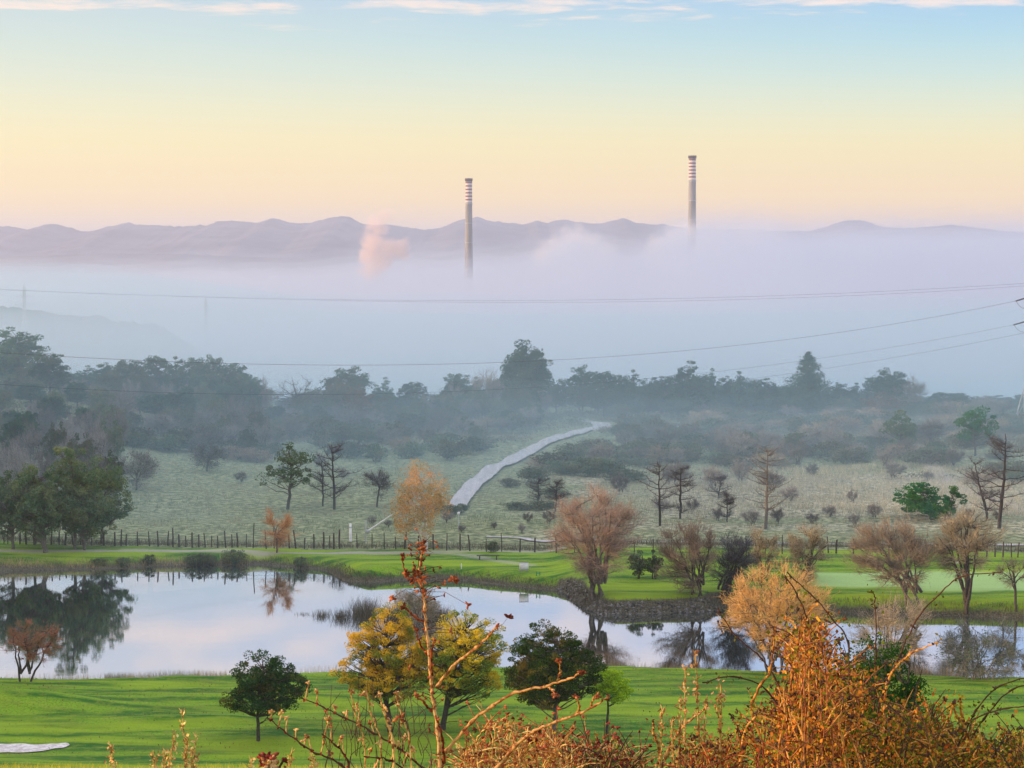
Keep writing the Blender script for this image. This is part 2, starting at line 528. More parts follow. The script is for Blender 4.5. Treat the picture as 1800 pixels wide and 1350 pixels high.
def gravel_mat():
    m = MT('pale_gravel')
    geo = m.n('ShaderNodeNewGeometry')
    a = m.noise(m.scaled(geo.outputs['Position'], (1.2, 0.10, 0)), 1.0, 4, 0.6)
    b = m.noise(m.scaled(geo.outputs['Position'], (4, 0.3, 0)), 1.0, 3, 0.7)
    c = m.mix(m.rng(a, 0.3, 0.7), (0.36, 0.36, 0.37), (0.52, 0.51, 0.50))
    c = m.mix(m.rng(b, 0.45, 0.7, 0, 0.5), c, (0.33, 0.31, 0.28))
    return m.bsdf(c, 0.95)


GRAVEL = gravel_mat()
tag(ribbon('gravel_road', ROAD, 2.3, 3.5, GRAVEL, 0.06, 300), kind='structure')
tag(ribbon('farm_track', TRACK, 0.8, 1.9, GRAVEL, 0.03, 220), kind='structure')


def bunker():
    c = gp(28, 1322, 0.6)
    n = 40
    V = [(c.x, c.y, hgt(c.x, c.y) + 0.05)]
    Fc = []
    rng = random.Random(4)
    for ring, rs in ((1, 0.25), (2, 0.5), (3, 0.75), (4, 1.0)):
        for k in range(n):
            a = 2 * math.pi * k / n
            r = 1 + 0.12 * math.sin(3 * a + 1) + 0.07 * math.sin(5 * a) + rng.uniform(-0.035, 0.035)
            x = c.x + 3.0 * r * rs * math.cos(a); y = c.y + 2.4 * r * rs * math.sin(a)
            V.append((x, y, hgt(x, y) + 0.07))
    for k in range(n):
        k2 = (k + 1) % n
        Fc.append((0, 1 + k, 1 + k2))
        for q in range(3): Fc.append((1 + q * n + k, 1 + (q + 1) * n + k, 1 + (q + 1) * n + k2, 1 + q * n + k2))
    m = MT('bunker_sand')
    geo = m.n('ShaderNodeNewGeometry')
    a = m.noise(geo.outputs['Position'], 2.5, 5, 0.6)
    mat = m.bsdf(m.mix(m.rng(a, 0.42, 0.58), (0.50, 0.45, 0.42), (0.76, 0.71, 0.68)), 0.95, m.bump(a, 0.5, 0.1))
    tag(mesh_obj('sand_bunker', V, Fc, mat, smooth=True), kind='structure')


bunker()

# ------------------------------------------------------------------ mountains far behind the fog
RIDGE = [(-900, 405), (-500, 395), (-200, 402), (0, 397), (25, 399), (52, 405), (75, 396), (98, 394), (125, 401), (155, 408), (185, 400), (228, 391), (245, 396), (270, 395),
         (310, 398), (345, 397), (352, 394), (365, 397), (380, 390), (410, 388), (450, 392), (483, 383), (515, 392), (545, 392), (570, 385),
         (600, 380), (620, 383), (633, 393), (660, 396), (687, 394), (713, 400), (749, 404), (775, 400), (802, 389), (818, 386), (838, 381),
         (855, 387), (900, 393), (922, 395), (944, 388), (962, 392), (989, 386), (1011, 391), (1055, 393), (1095, 384), (1122, 393), (1166, 395),
         (1211, 403), (1280, 404), (1330, 403), (1380, 407), (1420, 406), (1450, 399), (1480, 389), (1510, 387), (1530, 393), (1560, 400),
         (1600, 401), (1640, 398), (1660, 395), (1690, 398), (1740, 403), (1800, 410), (2000, 402), (2300, 396), (2700, 404)]


def mountain(name, ridge, D, front, back, zb, seed, rough, mat, step=4):
    px = np.arange(ridge[0][0], ridge[-1][0], step)
    r = np.array(ridge)
    top = CH + (450 - np.interp(px, r[:, 0], r[:, 1]) + rough * 0.5 * fbm(px[None, :] * 0.13, px[None, :] * 0, seed, 3)[0]) * D / F
    tt = np.r_[np.linspace(-1, 0, 22), np.linspace(0, 1, 8)[1:]]
    rows = []
    for t in tt:
        y = D + (front * t if t < 0 else back * t)
        prof = (1 - abs(t)) ** (0.8 if t < 0 else 1.3)
        x = (px - 900) / F * D
        zz = zb + (top - zb) * prof
        amp = (top - zb) * 0.13 * (1 - abs(t)) * abs(t) * 4
        zz = zz - amp * np.abs(fbm(x * 0.003, np.full_like(x, y) * 0.0015, seed + 5, 5)) * 1.2
        rows.append(np.stack([x, np.full_like(x, y), zz], 1))
    V = np.stack(rows, 0).reshape(-1, 3)
    o = mesh_obj(name, V, grid_faces(len(tt), len(px)), mat, smooth=True)
    return tag(o, kind='structure')


def mountain_mat(name, c1, c2, sc_):
    m = MT(name)
    geo = m.n('ShaderNodeNewGeometry')
    a = m.noise(geo.outputs['Position'], sc_, 6, 0.65)
    return m.bsdf(m.mix(m.rng(a, 0.35, 0.65), c1, c2), 1.0, m.bump(a, 0.6, 1.0 / sc_ * 0.2), spec=0.1)


mountain('mountains', RIDGE, 9000, 2400, 1200, -80, 7, 4.0, mountain_mat('bare_mountain', (0.10, 0.11, 0.15), (0.20, 0.20, 0.24), 0.006))
mountain('foothills', [(-900, 458), (0, 452), (160, 446), (320, 447), (450, 452), (560, 456), (640, 455), (760, 452), (860, 438), (960, 430), (1060, 434), (1160, 440),
                       (1260, 446), (1500, 440), (1800, 444), (2700, 440)], 6600, 1500, 800, -80, 9, 2.0,
         mountain_mat('wooded_foothill', (0.12, 0.13, 0.16), (0.19, 0.19, 0.22), 0.01))

# the dark wooded hill that slopes down out of the fog at the left
def near_hill():
    ridge = [(-700, 500), (-200, 522), (0, 540), (40, 545), (80, 550), (130, 556), (170, 560), (220, 567), (270, 572), (290, 580), (330, 612), (380, 660), (440, 700)]
    r = np.array(ridge, float); D = 1250.0
    px = np.arange(-700, 440, 2.0)
    base = np.interp(px, r[:, 0], r[:, 1])
    x = (px - 900) / F * D
    top = CH - (base - 450) * D / F
    tt = np.r_[np.linspace(-1, 0, 26), np.linspace(0, 1, 8)[1:]]
    rows = []
    for t in tt:
        y = D + (170 * t if t < 0 else 220 * t)
        zz = -50 + (top + 50) * (1 - abs(t)) ** 0.55
        zz = zz + 1.6 * fbm(x * 0.12, np.full_like(x, y) * 0.12, 71, 3) + 2.2 * np.abs(fbm(x * 0.5, np.full_like(x, y * 0.5), 72, 2))
        rows.append(np.stack([x, np.full_like(x, y), zz], 1))
    m = MT('distant_wood')
    geo = m.n('ShaderNodeNewGeometry')
    a = m.noise(geo.outputs['Position'], 0.25, 5, 0.7)
    mat = m.bsdf(m.mix(m.rng(a, 0.35, 0.65), (0.02, 0.04, 0.035), (0.07, 0.10, 0.07)), 1.0, m.bump(a, 1.0, 2.0), spec=0.1)
    o = mesh_obj('wooded_hill', np.stack(rows, 0).reshape(-1, 3), grid_faces(len(tt), len(px)), mat, smooth=True)
    tag(o, kind='structure')


near_hill()

# ------------------------------------------------------------------ plants: tubes, ribbons, leaves
class Buf:
    """collects vertices and quads"""
    def __init__(self): self.v = []; self.f = []; self.n = 0

    def add(self, v, f):
        v = np.asarray(v, np.float32).reshape(-1, 3)
        self.v.append(v); self.f.append(np.asarray(f, np.int64) + self.n); self.n += len(v)

    def obj(self, name, mat, parent=None, smooth=False):
        return mesh_obj(name, np.concatenate(self.v), np.concatenate(self.f), mat, parent, smooth)

    def tube(self, pts, rad, k=5):
        P = np.asarray(pts, float); n = len(P)
        R = np.broadcast_to(np.asarray(rad, float), (n,))
        T = np.gradient(P, axis=0); T /= np.linalg.norm(T, axis=1)[:, None] + 1e-9
        ref = np.array([0.31, 0.95, 0.05]) if abs(T[0][2]) > 0.6 else np.array([0.05, 0.1, 0.99])
        A = np.cross(T, ref); A /= np.linalg.norm(A, axis=1)[:, None] + 1e-9
        B = np.cross(T, A)
        a = np.arange(k) * 2 * math.pi / k
        V = P[:, None, :] + R[:, None, None] * (np.cos(a)[None, :, None] * A[:, None, :] + np.sin(a)[None, :, None] * B[:, None, :])
        i = np.arange(n - 1)[:, None] * k; j = np.arange(k)[None, :]; j2 = (j + 1) % k
        f = np.stack([i + j, i + j2, i + k + j2, i + k + j], -1).reshape(-1, 4)
        self.add(V.reshape(-1, 3), f)

    def ribbons(self, A, B, w, rng, bend=0.0):
        """many straight twigs at once, each a narrow blade of two quads"""
        A = np.asarray(A, float); B = np.asarray(B, float); n = len(A)
        d = B - A; L = np.linalg.norm(d, axis=1, keepdims=True) + 1e-9
        r = rng.normal(size=(n, 3)); s = np.cross(d / L, r); s /= np.linalg.norm(s, axis=1)[:, None] + 1e-9
        w = np.broadcast_to(np.asarray(w, float), (n,))[:, None] / 2
        M = (A + B) / 2 + rng.normal(size=(n, 3)) * L * bend
        V = np.stack([A - s * w, A + s * w, M + s * w * 0.7, M - s * w * 0.7, B + s * w * 0.25, B - s * w * 0.25], 1)
        b = np.arange(n)[:, None] * 6
        f = np.concatenate([b + np.array([[0, 1, 2, 3]]), b + np.array([[3, 2, 4, 5]])])
        self.add(V.reshape(-1, 3), f)

    def leaves(self, P, size, rng, flat=0.0, up=None, aspect=0.6):
        P = np.asarray(P, float); n = len(P)
        a = rng.normal(size=(n, 3))
        if up is not None: a = a * (1 - flat) + np.asarray(up) * flat * 2
        a /= np.linalg.norm(a, axis=1)[:, None] + 1e-9
        b = np.cross(a, rng.normal(size=(n, 3))); b /= np.linalg.norm(b, axis=1)[:, None] + 1e-9
        s = (size * rng.uniform(0.6, 1.4, n))[:, None]
        c = np.cross(a, b) * s * aspect * 0.5
        a = a * s * 0.5
        V = np.stack([P - a, P + c, P + a, P - c], 1)
        f = np.arange(n)[:, None] * 4 + np.arange(4)[None, :]
        self.add(V.reshape(-1, 3), f)


def leaf_mat(name, c1, c2, c3=None, nscale=0.6, trans=0.25, rnd=0.15, thr=(0.42, 0.62)):
    """leaf colour differs from leaf to leaf, and by patches inside the crown"""
    m = MT(name)
    g = m.n('ShaderNodeNewGeometry'); tcn = m.n('ShaderNodeTexCoord'); oi = m.n('ShaderNodeObjectInfo')
    c = m.mix(g.outputs['Random Per Island'], c1, c2)
    if c3 is not None:
        pt = m.rng(m.noise(tcn.outputs['Object'], nscale, 3, 0.6), thr[0], thr[1])
        c = m.mix(pt, c, c3)
    hs = m.n('ShaderNodeHueSaturation')
    m.l(c, hs.inputs['Color'])
    m.s(hs.inputs['Hue'], m.math('MULTIPLY_ADD', oi.outputs['Random'], 0.03, 0.485))
    m.s(hs.inputs['Value'], m.math('MULTIPLY_ADD', oi.outputs['Random'], 2 * rnd, 1 - rnd))
    d = m.n('ShaderNodeBsdfDiffuse'); m.l(hs.outputs[0], d.inputs[0])
    t = m.n('ShaderNodeBsdfTranslucent'); m.l(hs.outputs[0], t.inputs[0])
    mx = m.n('ShaderNodeMixShader'); mx.inputs[0].default_value = trans
    m.l(d.outputs[0], mx.inputs[1]); m.l(t.outputs[0], mx.inputs[2]); m.l(mx.outputs[0], m.out.inputs[0])
    return m.m


M = {}
M['bark'] = simple_mat('dark_bark', (0.07, 0.06, 0.055), 0.95, 0.35, 6)
M['bark_grey'] = simple_mat('grey_bark', (0.16, 0.14, 0.125), 0.95, 0.35, 6)
M['bark_birch'] = simple_mat('birch_bark', (0.62, 0.57, 0.52), 0.9, 0.3, 3)
M['bark_burnt'] = simple_mat('blackened_bark', (0.045, 0.04, 0.045), 0.95, 0.3, 6)
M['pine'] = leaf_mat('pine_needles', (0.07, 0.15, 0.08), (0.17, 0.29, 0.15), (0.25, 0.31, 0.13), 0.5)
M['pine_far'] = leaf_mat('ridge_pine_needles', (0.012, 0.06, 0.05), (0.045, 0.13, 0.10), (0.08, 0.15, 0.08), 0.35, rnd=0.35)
M['pine_pale'] = leaf_mat('pale_pine_needles', (0.055, 0.115, 0.06), (0.12, 0.19, 0.10), (0.15, 0.19, 0.10), 0.5)
M['pine_green'] = leaf_mat('fresh_pine_needles', (0.012, 0.11, 0.045), (0.04, 0.20, 0.07), (0.06, 0.17, 0.03), 0.6)
M['grey_green'] = leaf_mat('grey_green_leaves', (0.06, 0.11, 0.075), (0.14, 0.20, 0.12), (0.17, 0.17, 0.10), 0.4, rnd=0.4)
M['olive'] = leaf_mat('olive_leaves', (0.05, 0.06, 0.03), (0.14, 0.15, 0.07), (0.18, 0.16, 0.08), 0.4)
M['rust'] = leaf_mat('rust_leaves', (0.16, 0.10, 0.05), (0.28, 0.17, 0.09), (0.10, 0.10, 0.05), 0.4)
M['birch_leaf'] = leaf_mat('orange_birch_leaves', (0.55, 0.26, 0.10), (0.85, 0.48, 0.20), (0.45, 0.33, 0.14), 0.5, 0.35)
M['twig_orange'] = leaf_mat('orange_twigs', (0.50, 0.25, 0.10), (0.80, 0.45, 0.20), None, trans=0.0)
M['twig_pink'] = leaf_mat('pink_brown_twigs', (0.36, 0.27, 0.19), (0.58, 0.44, 0.33), None, trans=0.0)
M['twig_brown'] = leaf_mat('brown_twigs', (0.24, 0.19, 0.13), (0.44, 0.35, 0.25), None, trans=0.0)
M['twig_grey'] = leaf_mat('grey_twigs', (0.15, 0.15, 0.15), (0.32, 0.30, 0.28), None, trans=0.0, rnd=0.35)
M['twig_dark'] = leaf_mat('dark_twigs', (0.055, 0.055, 0.07), (0.15, 0.14, 0.155), None, trans=0.0)
M['gold_leaf'] = leaf_mat('golden_and_green_leaves', (0.10, 0.20, 0.03), (0.26, 0.34, 0.04), (0.85, 0.62, 0.04), 0.5, 0.35, thr=(0.42, 0.54))
M['dark_leaf'] = leaf_mat('dark_glossy_leaves', (0.012, 0.045, 0.012), (0.05, 0.11, 0.02), (0.20, 0.16, 0.03), 0.7, thr=(0.5, 0.68))
M['dark_pine'] = leaf_mat('dark_garden_pine_needles', (0.008, 0.045, 0.018), (0.04, 0.10, 0.025), (0.16, 0.13, 0.03), 0.9, thr=(0.5, 0.7))
M['lime_leaf'] = leaf_mat('lime_green_needles', (0.22, 0.42, 0.02), (0.55, 0.70, 0.03), None)
M['rust_twig'] = leaf_mat('russet_leaves', (0.35, 0.14, 0.08), (0.65, 0.32, 0.20), (0.30, 0.22, 0.12), 0.8)
M['reed'] = leaf_mat('dry_reeds', (0.30, 0.22, 0.12), (0.60, 0.45, 0.28), (0.25, 0.24, 0.12), 0.5)
M['reed_dark'] = leaf_mat('dark_reeds', (0.07, 0.065, 0.05), (0.20, 0.18, 0.13), None)
M['straw'] = leaf_mat('straw_grass', (0.26, 0.28, 0.19), (0.82, 0.76, 0.56), None)
M['scrub'] = leaf_mat('heath_scrub_leaves', (0.07, 0.095, 0.06), (0.17, 0.20, 0.13), (0.20, 0.17, 0.12), 0.3)


def ellipsoid_pts(n, rng, outer=0.5):
    """points in the unit ball, leaning towards its skin"""
    p = rng.normal(size=(n, 3)); p /= np.linalg.norm(p, axis=1)[:, None]
    r = rng.uniform(0, 1, n) ** (1 / (3 + 6 * outer))
    return p * r[:, None]


def curve3(a, b, lift, n=6, wob=0.0, rng=None):
    a = np.asarray(a, float); b = np.asarray(b, float)
    t = np.linspace(0, 1, n)[:, None]
    c = (a + b) / 2 + np.asarray(lift, float)
    p = (1 - t) ** 2 * a + 2 * t * (1 - t) * c + t ** 2 * b
    if wob and rng is not None:
        p[1:-1] += rng.normal(size=(n - 2, 3)) * wob
    return p


def crown_pts(lobes, n, rng, outer=0.6):
    """lobes: (x, y, z, rx, ry, rz, weight)"""
    L = np.array([(l + (1.0,))[:7] if len(l) == 6 else l for l in lobes], float)
    w = L[:, 6] * L[:, 3] * L[:, 4] * L[:, 5]; w /= w.sum()
    k = rng.choice(len(L), n, p=w)
    return L[k, :3] + ellipsoid_pts(n, rng, outer) * L[k, 3:6]


def auto_lobes(w, d, z0, z1, rng, n=7, shape='round'):
    """an uneven crown filling the box w x d x (z0..z1)"""
    h = z1 - z0; out = []
    for k in range(n):
        t = (k + 0.5) / n
        if shape == 'round': prof = math.sin(math.pi * min(0.95, 0.12 + 0.8 * t)) ** 0.6
        elif shape == 'dome': prof = math.cos(t * math.pi / 2 * 0.92) ** 0.5
        elif shape == 'umbrella': prof = 0.55 + 0.45 * math.sin(math.pi * (0.25 + 0.6 * t))
        elif shape == 'cone': prof = 1.0 - 0.85 * t
        else: prof = 0.8
        r = w / 2 * prof * rng.uniform(0.85, 1.1)
        a = rng.uniform(0, 6.28); off = w * 0.10 * rng.uniform(0.3, 1)
        out.append((math.cos(a) * off, math.sin(a) * off * d / w, z0 + h * (0.1 + 0.78 * t), r * 0.85, r * 0.85 * d / w, h / n * 1.25, 1.0))
    return out


def make_leafy(name, w, z0, H, seed, leaf, bark, shape='round', clumps=60, per=90, leaf_size=0.16, clump_r=0.16, lean=0.0, stems=1,
               trunk_r=None, depth=None, lobes=None, outer=0.65, flatten=0.6, parent=None, label=None, aspect=0.55, gap=0.0, curve=0.0):
    """tapered trunk, limbs to every clump, clumps of leaf-sized faces"""
    rng = np.random.default_rng(seed)
    root = parent or empty(name)
    d = depth or w
    lobes = lobes or auto_lobes(w, d, z0, H, rng, 7, shape)
    ctr = crown_pts(lobes, clumps, rng, outer)
    ctr[:, 2] = np.clip(ctr[:, 2], z0, H - clump_r * w * 0.35)
    tr = trunk_r or H * 0.022
    B = Buf()
    topz = z0 + (H - z0) * 0.72
    axes = []
    for s in range(stems):
        a = rng.uniform(0, 6.28)
        sp = 0 if stems == 1 else w * 0.22
        tip = np.array([lean + math.cos(a) * sp, math.sin(a) * sp, topz])
        ax = curve3((math.cos(a) * tr * stems * 0.5, math.sin(a) * tr * stems * 0.5, -0.3), tip, (-lean * 0.35 + curve, 0, 0), 12, tr * 0.25, rng)
        axes.append(ax)
        B.tube(ax, np.linspace(tr * (1.15 if stems == 1 else 0.75), tr * 0.25, 12), 7)
    allax = np.concatenate(axes)
    cr = clump_r * w
    for c in ctr:
        cand = allax[allax[:, 2] < c[2] - 0.03 * H]
        if len(cand) == 0: cand = allax[:3]
        dd = np.linalg.norm(cand - c, axis=1) + np.abs(cand[:, 2] - (c[2] - 0.25 * abs(c[0]) - 0.1 * H)) * 0.6
        s = cand[np.argmin(dd)]
        L = np.linalg.norm(c - s)
        B.tube(curve3(s, c, (0, 0, -0.06 * L), 5, 0.03 * L, rng), np.linspace(max(tr * 0.30, 0.02), max(tr * 0.07, 0.008), 5), 4)
    B.obj('trunk', bark, root, True)
    # leaves
    k = rng.integers(0, len(ctr), clumps * per)
    rr = cr * (0.55 + 0.9 * rng.random(len(ctr)))[k]
    off = ellipsoid_pts(len(k), rng, 0.35) * rr[:, None]
    off[:, 2] *= flatten
    P = ctr[k] + off
    Lf = Buf()
    Lf.leaves(P, leaf_size, rng, 0.35, off / (rr[:, None] + 1e-6) + np.array([0, 0, 0.25]), aspect)
    Lf.obj('crown', leaf, root)
    return root


def make_twiggy(name, w, z0, H, seed, twig, bark, shape='dome', limbs=7, mid=70, twigs=2600, tw_len=0.9, tw_w=0.022, stems=5, spread=0.34,
                trunk_r=None, depth=None, lobes=None, leaf=None, nleaf=0, leaf_size=0.08, up=0.3, lean=0.0, parent=None, outer=0.7, curve=0.0):
    """leafless crown: limbs, branches hung on them, then thousands of fine twigs"""
    rng = np.random.default_rng(seed)
    root = parent or empty(name)
    d = depth or w
    lobes = lobes or auto_lobes(w, d, z0, H, rng, 7, shape)
    tr = trunk_r or H * 0.02
    B = Buf(); nodes = []
    base_r = w * spread * 0.25
    l1 = crown_pts(lobes, limbs, rng, 0.2)
    l1[:, 2] = z0 + (H - z0) * rng.uniform(0.35, 0.75, limbs)
    if stems == 1:
        tk = curve3((0, 0, -0.3), (lean, 0, max(z0 + (H - z0) * 0.35, H * 0.3)), (-lean * 0.3 + curve, 0, 0), 9, tr * 0.2, rng)
        B.tube(tk, np.linspace(tr * 1.2, tr * 0.7, 9), 7); nodes.append(tk)
    for i in range(limbs):
        if stems == 1:
            s = tk[rng.integers(4, 9)]
        else:
            a = 6.28 * (i % stems) / stems + rng.uniform(-0.3, 0.3)
            s = np.array([math.cos(a) * base_r, math.sin(a) * base_r, -0.3 if i < stems else H * 0.12])
        L = np.linalg.norm(l1[i] - s)
        p = curve3(s, l1[i], (-(l1[i][0] - s[0]) * 0.12, -(l1[i][1] - s[1]) * 0.12, rng.uniform(-0.06, 0.08) * L), 10, 0.012 * L, rng)
        B.tube(p, np.linspace(tr * (0.75 if stems > 1 else 0.6), tr * 0.16, 10), 6); nodes.append(p[3:])
    N = np.concatenate(nodes)
    l2 = crown_pts(lobes, mid, rng, outer)
    more = []
    for c in l2:
        ok = N[N[:, 2] < c[2] + 0.02 * H]
        if len(ok) == 0: ok = N
        s = ok[np.argmin(np.linalg.norm(ok - c, axis=1) + 0.6 * rng.random(len(ok)) * w * 0.1)]
        L = np.linalg.norm(c - s)
        p = curve3(s, c, (0, 0, -0.08 * L * (1 if up > 0 else -2)), 7, 0.03 * L, rng)
        B.tube(p, np.linspace(tr * 0.24, tr * 0.07, 7), 4); more.append(p[1:])
    N2 = np.concatenate(more)
    B.obj('trunk', bark, root, True)
    k = rng.integers(0, len(N2), twigs)
    A = N2[k] + rng.normal(size=(twigs, 3)) * w * 0.02
    cz = np.array([lean * 0.4, 0, z0 + (H - z0) * 0.25])
    out = (A - cz); out /= np.linalg.norm(out, axis=1)[:, None] + 1e-6
    dr = out * 0.95 + np.array([0, 0, up]) + rng.normal(size=(twigs, 3)) * 0.55
    dr /= np.linalg.norm(dr, axis=1)[:, None]
    Bp = A + dr * (tw_len * rng.uniform(0.45, 1.3, twigs))[:, None]
    T = Buf()
    T.ribbons(A, Bp, tw_w * rng.uniform(0.7, 1.4, twigs), rng, 0.06)
    # side shoots
    k2 = rng.integers(0, twigs, twigs)
    t = rng.uniform(0.3, 1, twigs)[:, None]
    S = A[k2] * (1 - t) + Bp[k2] * t
    d2 = dr[k2] * 0.7 + rng.normal(size=(twigs, 3)) * 0.6
    T.ribbons(S, S + d2 * (tw_len * 0.45 * rng.uniform(0.5, 1.2, twigs))[:, None], tw_w * 0.75, rng, 0.05)
    if leaf is None and nleaf:
        leaf = twig
    T.obj('crown', twig, root)
    if nleaf:
        Lf = Buf(); k3 = rng.integers(0, twigs, nleaf); t = rng.uniform(0.2, 1, nleaf)[:, None]
        Lf.leaves(A[k3] * (1 - t) + Bp[k3] * t + rng.normal(size=(nleaf, 3)) * 0.03, leaf_size, rng)
        Lf.obj('leaves', leaf, root)
    return root


def make_fir(name, w, H, seed, leaf, bark, tiers=15, parent=None):
    rng = np.random.default_rng(seed)
    root = empty(name); B = Buf(); Lf = Buf()
    B.tube(curve3((0, 0, -0.3), (0, 0, H * 0.97), (0, 0, 0), 10), np.linspace(H * 0.02, 0.03, 10), 6)
    for t in range(tiers):
        f = t / (tiers - 1)
        z = H * (0.12 + 0.86 * f) + rng.uniform(-.15, .15)
        r = w / 2 * (1 - f) ** 0.85 * rng.uniform(0.8, 1.15) + 0.15
        nb = 9 if f < 0.7 else 6
        for b in range(nb):
            a = 6.28 * b / nb + rng.uniform(-0.4, 0.4); rb = r * rng.uniform(0.65, 1.2)
            z = z + rng.uniform(-0.28, 0.28); e = np.array([math.cos(a) * rb, math.sin(a) * rb, z + rb * rng.uniform(0.15, 0.75)])
            p = curve3((0, 0, z), e, (0, 0, -0.08 * rb), 6)
            B.tube(p, np.linspace(0.05, 0.012, 6), 4)
            n = int(40 + 90 * rb / (w / 2)); tt = rng.uniform(0.15, 1.05, n)[:, None]
            q = (1 - tt) * np.array([0, 0, z]) + tt * e + rng.normal(size=(n, 3)) * np.array([0.22, 0.22, 0.24]) * (0.5 + rb * 0.25)
            Lf.leaves(q, 0.3, rng, 0.3, np.array([0, 0, 1.0]), 0.4)
    B.obj('trunk', bark, root, True); Lf.obj('crown', leaf, root)
    return root


def make_dead_pine(name, w, z0, H, seed, bark, twig, lean=0.0, whorls=13, fine=700):
    """bare conifer: a straight pole with level branches and some twig haze"""
    rng = np.random.default_rng(seed)
    root = empty(name); B = Buf(); T = Buf(); A_ = []; E_ = []
    ax = curve3((0, 0, -0.3), (lean, 0, H), (lean * -0.25 + 0.1, 0, 0), 16, 0.03, rng)
    B.tube(ax, np.linspace(H * 0.021, 0.03, 16), 6)
    for t in range(whorls):
        f = (t + rng.uniform(0, 0.8)) / whorls
        z = z0 + (H - z0) * f; i = min(14, int(z / H * 15)); c = ax[i] + (ax[i + 1] - ax[i]) * (z / H * 15 - i)
        if rng.random() < 0.12: continue
        for b in range(rng.integers(1, 5)):
            a = rng.uniform(0, 6.28); r = w / 2 * (math.sin(math.pi * (0.22 + 0.72 * f)) ** 0.7) * rng.uniform(0.55, 1.1)
            e = c + np.array([math.cos(a) * r, math.sin(a) * r, r * rng.uniform(-0.1, 0.9)])
            p = curve3(c, e, (0, 0, -0.12 * r), 7, 0.02 * r, rng)
            B.tube(p, np.linspace(0.055, 0.014, 7), 4)
            A_.append(p[2:])
    N = np.concatenate(A_)
    k = rng.integers(0, len(N), fine)
    dr = rng.normal(size=(fine, 3)) * 0.6 + np.array([0, 0, 0.45]); dr /= np.linalg.norm(dr, axis=1)[:, None]
    T.ribbons(N[k], N[k] + dr * rng.uniform(0.25, 0.9, fine)[:, None], 0.02, rng, 0.08)
    B.obj('trunk', bark, root, True); T.obj('crown', twig, root)
    return root


def copy_tree(o):
    c = o.copy(); C.objects.link(c)
    for k in ('label', 'category', 'group', 'kind'):
        if k in c: del c[k]
    for ch in o.children:
        q = ch.copy(); C.objects.link(q); q.parent = c
    return c


PROTO = {}
USED = set()
DIM = {}


def proto(key, w, H, fn):
    PROTO[key] = fn; DIM[key] = (w, H)


_made = {}


def place(key, name, px, D, topy, wpx, label, cat, group=None, rz=None, basez=None, lean=0.0, hmin=None):
    """stand a copy of a prototype on the ground so that its crown top and width match the photograph's"""
    x = (px - 900) / F * D
    z = hgt(x, D) if basez is None else basez
    top = at(px, topy, D)
    Hh = max(top.z - z, hmin or 0.5)
    W = wpx * D / F
    w0, h0 = DIM[key]
    if key not in _made:
        o = PROTO[key]()
        refit(o, -w0 / 2, w0 / 2, h0)
        _made[key] = o
    else:
        o = copy_tree(_made[key])
    o.name = name
    o.location = (x, D, z)
    o.scale = (W / w0, W / w0, Hh / h0)
    r = random.Random(int(px * 7 + D * 13))
    o.rotation_euler = (0, lean, r.uniform(0, 6.28) if rz is None else rz)
    tag(o, label, cat, group)
    LAST[0] = o
    return o


LAST = [None]


def crown_box(root, lo=1.5, hi=98.5):
    ch = [c for c in root.children if c.name.split('.')[0] in ('crown', 'leaves')]
    vs = []
    for c in ch:
        a = np.empty(len(c.data.vertices) * 3, np.float32); c.data.vertices.foreach_get('co', a); vs.append(a.reshape(-1, 3))
    v = np.concatenate(vs)
    return np.percentile(v[:, 0], lo), np.percentile(v[:, 0], hi), np.percentile(v[:, 2], 99.7)


def refit(root, x0, x1, H):
    """stretch a grown plant so that its crown spans x0..x1 and reaches H"""
    a, b, t = crown_box(root)
    sx_ = min(1.9, max(0.6, (x1 - x0) / (b - a))); sz = H / t; sh = (x0 + x1) / 2 - (a + b) / 2 * sx_
    done = set()
    for c in root.children:
        if c.data.name in done: continue
        done.add(c.data.name)
        v = np.empty(len(c.data.vertices) * 3, np.float32); c.data.vertices.foreach_get('co', v); v = v.reshape(-1, 3)
        f = np.clip(v[:, 2] / (H * 0.55 / sz), 0, 1) ** 1.3
        trunk_keep = np.clip(v[:, 2] / (H * 0.3 / sz), 0, 1)
        k = 1 + (sx_ - 1) * trunk_keep
        v[:, 0] = v[:, 0] * k + sh * f; v[:, 1] *= k; v[:, 2] *= sz
        c.data.vertices.foreach_set('co', v.ravel()); c.data.update()


def py_base(px, py):
    return ground(px, py).y

# ------------------------------------------------------------------ trees one can single out, each grown for its own place
def hero(px, py, crown, fn, name, label, cat, group=None, **kw):
    """crown = (x0, y0, x1, y1) in photo pixels; the plant stands where the photo shows its foot"""
    g = ground(px, py); s = g.y / F
    x0, y0, x1, y1 = crown
    # true heights above the foot
    H = at(px, y0, g.y).z - g.z
    z0 = max(0.05, at(px, y1, g.y).z - g.z)
    w = (x1 - x0) * s
    lean = ((x0 + x1) / 2 - px) * s
    r = fn(name, w, z0, H, lean=lean, **kw)
    refit(r, (x0 - px) * s, (x1 - px) * s, H)
    r.location = g
    tag(r, label, cat, group)
    return r


def leafy(name, w, z0, H, lean=0.0, seed=1, **kw):
    rng = np.random.default_rng(seed + 1000)
    n = kw.pop('nlobes', 7)
    lob = [(l[0] + lean, *l[1:]) for l in auto_lobes(w * 1.22, w * 1.22, z0, H, rng, n, kw.get('shape', 'round'))]
    kw.setdefault('lobes', lob)
    return make_leafy(name, w, z0, H, seed, lean=lean, **kw)


